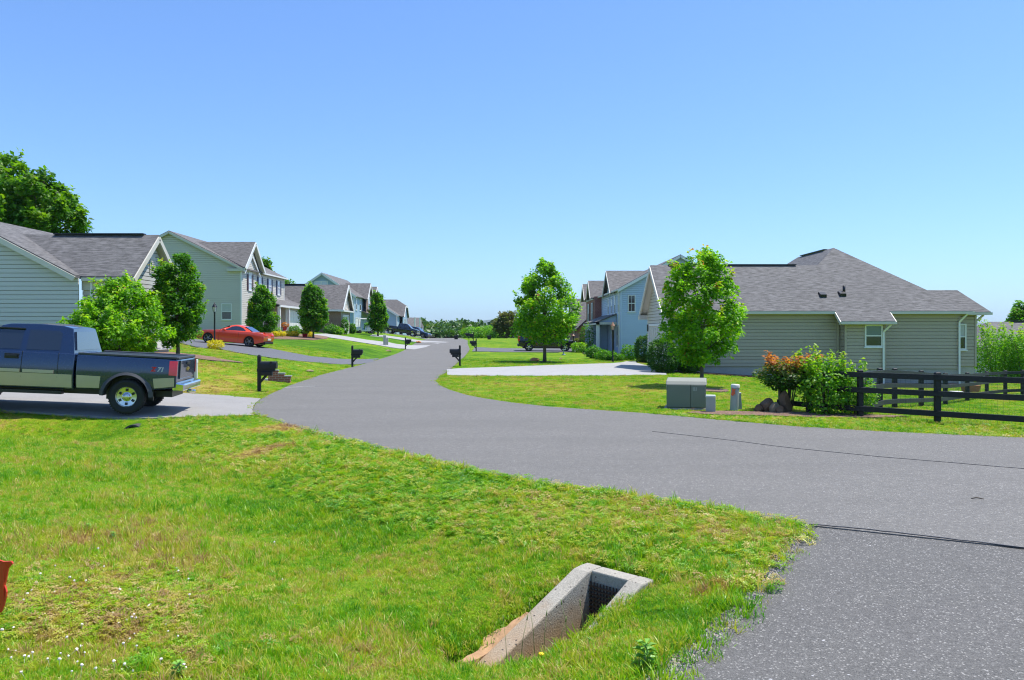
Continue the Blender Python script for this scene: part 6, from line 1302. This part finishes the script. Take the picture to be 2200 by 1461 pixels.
Y = 100; X = (784-CX)*Y/F; z = float(zg(X, Y)); gc = thing("golf_cart", "white roofed golf cart in front of the teal blue house", "golf cart", (X, Y, z), R(205)); b_ = MB(); b_.prism([(-1.1, .3), (1.0, .3), (1.15, .5), (.95, .85), (.6, .9), (.5, .45), (-.1, .45), (-.15, .75), (-1.1, .8)], (0, -.55, 0), (1, 0, 0), (0, 0, 1), (0, 1, 0), 1.1); b_.build("body", WHITE, gc, world=False, bevel=.03)
b_ = MB(); b_.hexa([(-1.15, -.62, 1.80), (.75, -.62, 1.86), (.75, .62, 1.86), (-1.15, .62, 1.80), (-1.1, -.58, 1.87), (.7, -.58, 1.93), (.7, .58, 1.93), (-1.1, .58, 1.87)]); b_.build("canopy", WHITE, gc, world=False)
b_ = MB(); b_.box(-.55, -.1, -.5, .5, .76, .9); b_.box(-.65, -.5, -.5, .5, .9, 1.3); b_.build("seat", CREAM, gc, world=False, bevel=.03)
for a, b2 in ((-1.0, -.55), (-1.0, .55), (.75, -.55), (.75, .55)):
    q = MB(); q.tube([(a, b2, .75), (a*.85, b2, 1.84)], .025, 8); q.build("canopy_post", BLACK, gc, world=False)
for a in (-.75, .78):
    for b2 in (-.5, .5): make_wheel(gc, a, b2, .22, .18, ALLOY, 5, False, .5)
# porch bird bath under the maple
x, y, z = at(1211, 763); r = thing("bird_bath", "small bluish garden ornament with a round foot in the suv lawn", "garden ornament", (x, y, z)); BB = M("blue_stone", (.22, .30, .38), .6); b_ = MB(); b_.lathe([(.001, .02), (.30, .02), (.24, .12), (.07, .18), (.05, .6), (.12, .66)], n=20); b_.build("stand", BB, r, world=False); b_ = MB(); b_.lathe([(.1, .66), (.25, .74), (.26, .78), (.2, .74), (.001, .70)], n=20); b_.build("bowl", BB, r, world=False); r.scale = (.6,)*3
# small white things by the ranch fence
x, y, z = at(2058, 846); r = thing("splash_block", "white splash block by the downspout behind the fence", "splash block", (x, y, z)); b_ = MB(); b_.box(-.2, .2, -.12, .35, 0, .1); b_.build("block", WHITE, r, world=False, bevel=.03)
x, y, z = at(2085, 843); r = thing("terracotta_box", "terracotta planter at the ranch house corner behind the fence", "planter", (x, y, z)); b_ = MB(); b_.hexa([(-.3, -.15, 0), (.3, -.15, 0), (.3, .15, 0), (-.3, .15, 0), (-.36, -.2, .32), (.36, -.2, .32), (.36, .2, .32), (-.36, .2, .32)]); b_.build("trough", M("terracotta", (.36, .15, .08), .8), r, world=False, bevel=.01)
# orange red marker at the left edge: flared folded plastic panel on a stake
SIGN = M("orange_red_plastic", (.62, .045, .015), .4, var=.1, scale=5); Yq = 4.6
def fp(px, py, dy=0.): Y = Yq+dy; return Vector(((px-CX)*Y/F, Y, CAMZ+(HY-py)*Y/F))
r = thing("marker_panel", "orange red plastic marker panel cut by the left picture edge", "marker", tuple(fp(-20, 1330))); mb = MB()
front = [(-46, 1200, .02), (-4, 1203, 0), (8, 1207, 0), (24, 1206, .0), (27, 1211, 0), (17, 1222, .01), (14, 1240, .012), (10, 1258, .012), (14, 1272, .0), (13, 1282, .0), (8, 1302, .01), (2, 1316, .015), (-30, 1319, .03), (-56, 1300, .03)]
a = [fp(*q) for q in front]; b2 = [p+Vector((0, .012, 0)) for p in a]; mb.face(a[::-1]); mb.face(b2)
for i in range(len(a)): j = (i+1) % len(a); mb.face([a[i], a[j], b2[j], b2[i]])
mb.build("panel", SIGN, r); mb = MB(); s0 = fp(-26, 1260, .03); mb.bar((s0.x, s0.y, s0.z+.1), (s0.x, s0.y, float(zg(s0.x, s0.y))-.1), .03, .02); mb.build("stake", TRUNK, r)
# twig and bottle specks on road
mb = MB(); x, y, z = G(2098, 1075)[0], G(2098, 1075)[1], .02; mb.tube([(x-.06, y, z), (x, y+.01, z+.012), (x+.07, y-.02, z)], .006, 6); tag(mb.build("fallen_twig", TRUNK), "small dark twig lying on the asphalt at right", "twig")
# ------------------------------------------------------------------ grass (uncountable): tufts scattered by geometry nodes on points worked out here
TUFTS = bpy.data.collections.new("tuft_library")
def tuft(i, n, h, spread, wd, bend, seed):
    rp = random.Random(seed); V, Fc = [], []
    for k in range(n):
        a = rp.uniform(0, 6.283); q = spread*math.sqrt(rp.random()); x, y = q*math.cos(a), q*math.sin(a); b = rp.uniform(0, 6.283); L = h*rp.uniform(.55, 1.15); cv = bend*rp.uniform(.2, 1.2); w0 = wd*rp.uniform(.7, 1.3); sx, sy = -math.sin(b)*w0/2, math.cos(b)*w0/2; i0 = len(V)
        for t, ww in ((0, 1.), (.45, .85), (.8, .5)):
            o = cv*L*t*t; z = L*t*(1-.25*cv*t); V += [(x+math.cos(b)*o-sx*ww, y+math.sin(b)*o-sy*ww, z), (x+math.cos(b)*o+sx*ww, y+math.sin(b)*o+sy*ww, z)]
        o = cv*L; V.append((x+math.cos(b)*o, y+math.sin(b)*o, L*(1-.25*cv))); Fc += [(i0, i0+1, i0+3, i0+2), (i0+2, i0+3, i0+5, i0+4), (i0+4, i0+5, i0+6)]
    me = bpy.data.meshes.new("tuft"); me.from_pydata(V, [], Fc); me.materials.append(blade); me.polygons.foreach_set("use_smooth", [True]*len(me.polygons)); o = bpy.data.objects.new("tuft_%02d" % i, me); TUFTS.objects.link(o)
for i in range(6): tuft(i, 18, .048, .06, .0050, .8, i+1)             # 0-5 short lawn
for i in range(6, 10): tuft(i, 14, .105, .045, .0065, .8, i+1)           # 6-9 long clump
for i in range(10, 14): tuft(i, 34, .05, .15, .012, .6, i+1)            # 10-13 mown, for farther lawns
def clover_leaf(i, seed):
    rp = random.Random(seed); V, Fc = [], []
    for k in range(16):
        a = rp.uniform(0, 6.28); q = .06*math.sqrt(rp.random()); cx, cy, z = q*math.cos(a), q*math.sin(a), rp.uniform(.02, .055)
        for t in range(3):
            b = t*2.094+a; L = .014; i0 = len(V); V += [(cx, cy, z), (cx+L*math.cos(b-.5), cy+L*math.sin(b-.5), z+.004), (cx+1.25*L*math.cos(b), cy+1.25*L*math.sin(b), z+.002), (cx+L*math.cos(b+.5), cy+L*math.sin(b+.5), z+.004)]; Fc.append((i0, i0+1, i0+2, i0+3))
    me = bpy.data.meshes.new("clover"); me.from_pydata(V, [], Fc); me.materials.append(blade); o = bpy.data.objects.new("tuft_%02d" % i, me); TUFTS.objects.link(o)
for i in range(14, 18): clover_leaf(i, i)
def scatter(name, label, coll, P, rot, scl, idx, cat="grass", frac=None):
    me = bpy.data.meshes.new(name); me.vertices.add(len(P)); me.vertices.foreach_set("co", P.astype(np.float32).ravel())
    for nm, ty, arr, key in (("rot", 'FLOAT_VECTOR', rot, "vector"), ("scl", 'FLOAT', scl, "value"), ("idx", 'INT', idx, "value")):
        at_ = me.attributes.new(nm, ty, 'POINT'); at_.data.foreach_set(key, np.ascontiguousarray(arr, np.int32 if ty == 'INT' else np.float32).ravel())
    o = put(me, name); ng = bpy.data.node_groups.new(name+"_nodes", 'GeometryNodeTree'); ng.interface.new_socket("Geometry", in_out='INPUT', socket_type='NodeSocketGeometry'); ng.interface.new_socket("Geometry", in_out='OUTPUT', socket_type='NodeSocketGeometry')
    gi, go = ng.nodes.new("NodeGroupInput"), ng.nodes.new("NodeGroupOutput"); ip = ng.nodes.new("GeometryNodeInstanceOnPoints"); ci = ng.nodes.new("GeometryNodeCollectionInfo"); ci.inputs[0].default_value = coll; ci.inputs["Separate Children"].default_value = True; ci.inputs["Reset Children"].default_value = True
    ip.inputs["Pick Instance"].default_value = True
    def named(nm, ty):
        n = ng.nodes.new("GeometryNodeInputNamedAttribute"); n.data_type = ty; n.inputs["Name"].default_value = nm; return n.outputs["Attribute"]
    L = ng.links; L.new(gi.outputs[0], ip.inputs["Points"]); L.new(ci.outputs[0], ip.inputs["Instance"]); L.new(named("idx", 'INT'), ip.inputs["Instance Index"]); L.new(named("rot", 'FLOAT_VECTOR'), ip.inputs["Rotation"]); L.new(named("scl", 'FLOAT'), ip.inputs["Scale"]); L.new(ip.outputs[0], go.inputs[0])
    md = o.modifiers.new("scatter", 'NODES'); md.node_group = ng
    return tag(o, label, cat, kind="stuff")
def vnoise(x, y, s, seed):
    r_ = np.random.default_rng(seed); t = r_.random((64, 64)); u, v = x*s, y*s; i, j = np.floor(u).astype(int), np.floor(v).astype(int); a, b = u-i, v-j; a = a*a*(3-2*a); b = b*b*(3-2*b); g = lambda p, q: t[p % 64, q % 64]
    return (g(i, j)*(1-a)+g(i+1, j)*a)*(1-b)+(g(i, j+1)*(1-a)+g(i+1, j+1)*a)*b
rg = np.random.default_rng(21)
def field(y0, y1, dens, margin=.15, xlim=None):
    ymax_w = y1*.68+1.5; A = (y1-y0)*2*ymax_w; n = int(A*dens); x = rg.uniform(-ymax_w, ymax_w, n); y = rg.uniform(y0, y1, n); ok = np.abs(x) < y*.68+1.2
    if xlim: ok &= (x > xlim[0]) & (x < xlim[1])
    x, y = x[ok], y[ok]; bad = np.zeros(len(x), bool)
    for pl in PAVED: bad |= inside(pl, x, y) & (edge_dist(pl, x, y) > rg.uniform(-.02, .09, len(x)))
    for pl in NOGRASS: bad |= inside(pl, x, y)
    bad |= inside(VERGE, x, y) & (rg.random(len(x)) < .8)
    bad |= inside(wo, x, y) & (rg.random(len(x)) < .75)
    bad |= inside(BOXPOLY, x, y); return x[~bad], y[~bad]
def cover(bands, kind):
    X, Y = [], []
    for b in bands: x, y = field(*b); X.append(x); Y.append(y)
    return np.concatenate(X), np.concatenate(Y)
# foreground lawn
x, y = cover([(3.0, 6.0, 1150), (6.0, 9.5, 700), (9.5, 14, 380), (14, 18.3, 200)], 0)
n = len(x); pat = vnoise(x, y, 1.1, 1); pat2 = vnoise(x, y, .45, 2); idx = rg.integers(0, 6, n); lng = (rg.random(n) < .16*(pat > .52)+.03); idx[lng] = rg.integers(6, 10, lng.sum())
clv = rg.random(n) < .62*sstep(1.25, .3, np.hypot((x+2.9)/1.5, (y-5.4)/1.2))*sstep(.3, .6, pat); idx[clv] = rg.integers(14, 18, clv.sum()); nr = (edge_dist(road_poly, x, y) < 2.2) & (rg.random(n) < .45*pat2+.1); idx[nr] = rg.integers(14, 18, nr.sum())
thin = np.hypot(x+.35, y-5.35) < .33; keep = ~(thin & (rg.random(n) < .85)); sc_y = .75+.5*pat+.25*(np.minimum(edge_dist(road_poly, x, y), edge_dist(near_drive, x, y)) < .25); scl = rg.uniform(.7, 1.2, n)*sc_y*.9*np.where(y > 9, 1.15, 1.0)*np.where(y > 14, .8, 1)
P = np.column_stack([x, y, zg(x, y)-.008]); rot = np.column_stack([rg.normal(0, .25, n), rg.normal(0, .25, n), rg.uniform(0, 6.28, n)])
scatter("lawn_grass", "unmown green grass with long clumps in the foreground lawn", TUFTS, P[keep], rot[keep], scl[keep], idx[keep])
x, y = cover([(14, 24, 42), (24, 36, 26), (36, 55, 10)], 0); k_ = (x > -30); x, y = x[k_], y[k_]; k_ = ~((y < 18.3) & (x < 1.5)); x, y = x[k_], y[k_]; n = len(x)
scatter("mown_grass", "short mown grass on the verges and house lawns", TUFTS, np.column_stack([x, y, zg(x, y)-.006]), np.column_stack([rg.normal(0, .1, n), rg.normal(0, .1, n), rg.uniform(0, 6.28, n)]), rg.uniform(.6, 1.05, n)*np.where(y > 30, 1.2, .95), rg.integers(10, 14, n))
# clover heads and gravel
LIB2 = bpy.data.collections.new("speck_library"); CLW = M("clover_white", (.78, .70, .66), .8); DAN = M("dandelion_yellow", (.85, .55, .01), .7)
bm = bmesh.new(); bmesh.ops.create_icosphere(bm, subdivisions=2, radius=.0135)
for v in bm.verts: v.co *= random.uniform(.75, 1.15); v.co.z = v.co.z*.8+.075
r2 = bmesh.ops.create_cone(bm, segments=5, radius1=.0015, radius2=.0015, depth=.075)
for v in r2["verts"]: v.co.z += .037
me = bpy.data.meshes.new("clover_head"); bm.to_mesh(me); bm.free(); me.materials.append(CLW); LIB2.objects.link(bpy.data.objects.new("speck_00", me))
def px_scatter(n, fn):
    o = []
    while len(o) < n:
        px, py, p = fn()
        if rg.random() < p: o.append(at(px, py))
    return np.array(o)
P = px_scatter(72, lambda: (rg.uniform(-20, 420), rg.uniform(1225, 1461), .9 if rg.random() < .6 else .3)); P = np.vstack([P, px_scatter(12, lambda: (rg.uniform(60, 800), rg.uniform(1040, 1400), 1))]); n = len(P)
scatter("clover_blossom", "scattered white clover blossoms in the lower left lawn", LIB2, P, np.column_stack([rg.normal(0, .25, n), rg.normal(0, .25, n), rg.uniform(0, 6, n)]), rg.uniform(.42, .8, n), np.zeros(n, int), "clover")
LIB3 = bpy.data.collections.new("stone_library")
for k, c in enumerate(((.22, .21, .20), (.34, .32, .29), (.12, .12, .12), (.40, .33, .25))):
    bm = bmesh.new(); bmesh.ops.create_icosphere(bm, subdivisions=1, radius=.012)
    for v in bm.verts: v.co = Vector((v.co.x*random.uniform(.7, 1.5), v.co.y*random.uniform(.6, 1.2), v.co.z*random.uniform(.4, .9)))
    me = bpy.data.meshes.new("stone"); bm.to_mesh(me); bm.free(); me.materials.append(M("gravel_stone_%d" % k, c, .9, var=.3, scale=20)); LIB3.objects.link(bpy.data.objects.new("stone_%02d" % k, me))
ed = [near_drive[i] for i in range(0, 9)]; Q = []
for _ in range(5200):
    k = rg.integers(0, len(ed)-1); t = rg.random(); ax, ay = ed[k]; bx, by = ed[k+1]; d = np.array([bx-ax, by-ay]); nn = np.array([d[1], -d[0]])/np.hypot(*d); nn = nn if nn[0] < 0 else -nn; q = np.array([ax, ay])+d*t+nn*abs(rg.normal(0, .06)); Q.append((q[0], q[1]))
ed2 = [road_poly[i] for i in range(1, 12)]
for _ in range(3500):
    k = rg.integers(0, len(ed2)-1); t = rg.random(); ax, ay = ed2[k]; bx, by = ed2[k+1]; Q.append((ax+(bx-ax)*t+rg.normal(0, .05), ay+(by-ay)*t-abs(rg.normal(0, .05))))
Q = np.array(Q); n = len(Q); scatter("edge_gravel", "loose grey gravel crumbs along the edge of the near driveway", LIB3, np.column_stack([Q, zg(Q[:, 0], Q[:, 1])+.004]), rg.uniform(0, 6, (n, 3)), rg.uniform(.4, 1.3, n), rg.integers(0, 4, n), "gravel")
# tall thin grass stalks and a dandelion by the drain
STALK = M("grass_stalk", (.20, .26, .07), .6)
mb = MB(); rp = random.Random(8)
for px, py, h in ((1090, 1440, .34), (1118, 1425, .30), (1150, 1418, .36), (1168, 1410, .28), (1220, 1380, .26), (1255, 1370, .22), (1200, 1400, .2)):
    X, Y, Z = at(px, py); l = rp.uniform(-.05, .05); mb.tube([(X, Y, Z-.02), (X+l*.4, Y, Z+h*.6), (X+l, Y+.01, Z+h)], [.0022, .0018, .001], 5); mb.tube([(X+l, Y+.01, Z+h), (X+l*1.15, Y+.012, Z+h+.04)], [.005, .002], 5)
tag(mb.build("grass_stalks", STALK), "thin seeding grass stalks before the storm drain wall", "grass", kind="stuff")
X, Y, Z = at(1162, 1428); r = thing("dandelion", "single yellow dandelion in the grass below the storm drain", "flower", (X, Y, Z)); mb = MB(); mb.tube([(0, 0, -.01), (.005, 0, .06)], .003, 6); mb.build("stem", WEED, r, world=False); mb = MB(); mb.lathe([(.001, .058), (.018, .062), (.022, .07), (.012, .078), (.001, .08)], n=14); mb.build("flower_head", DAN, r, world=False)
# ------------------------------------------------------------------ air
def haze(density):
    m = bpy.data.materials.new("air"); m.use_nodes = True; t = m.node_tree; t.nodes.remove(t.nodes["Principled BSDF"]); v = t.nodes.new("ShaderNodeVolumePrincipled"); v.inputs["Color"].default_value = (.72, .86, 1, 1); v.inputs["Density"].default_value = density; v.inputs["Anisotropy"].default_value = .2; t.links.new(v.outputs[0], t.nodes["Material Output"].inputs["Volume"])
    mb = MB(); mb.box(-9200, 10400, -400, 9300, -45, 190); o = mb.build("haze", m); tag(o, "thin blue air that fades the far ridge", "haze", kind="stuff")
haze(7e-5)
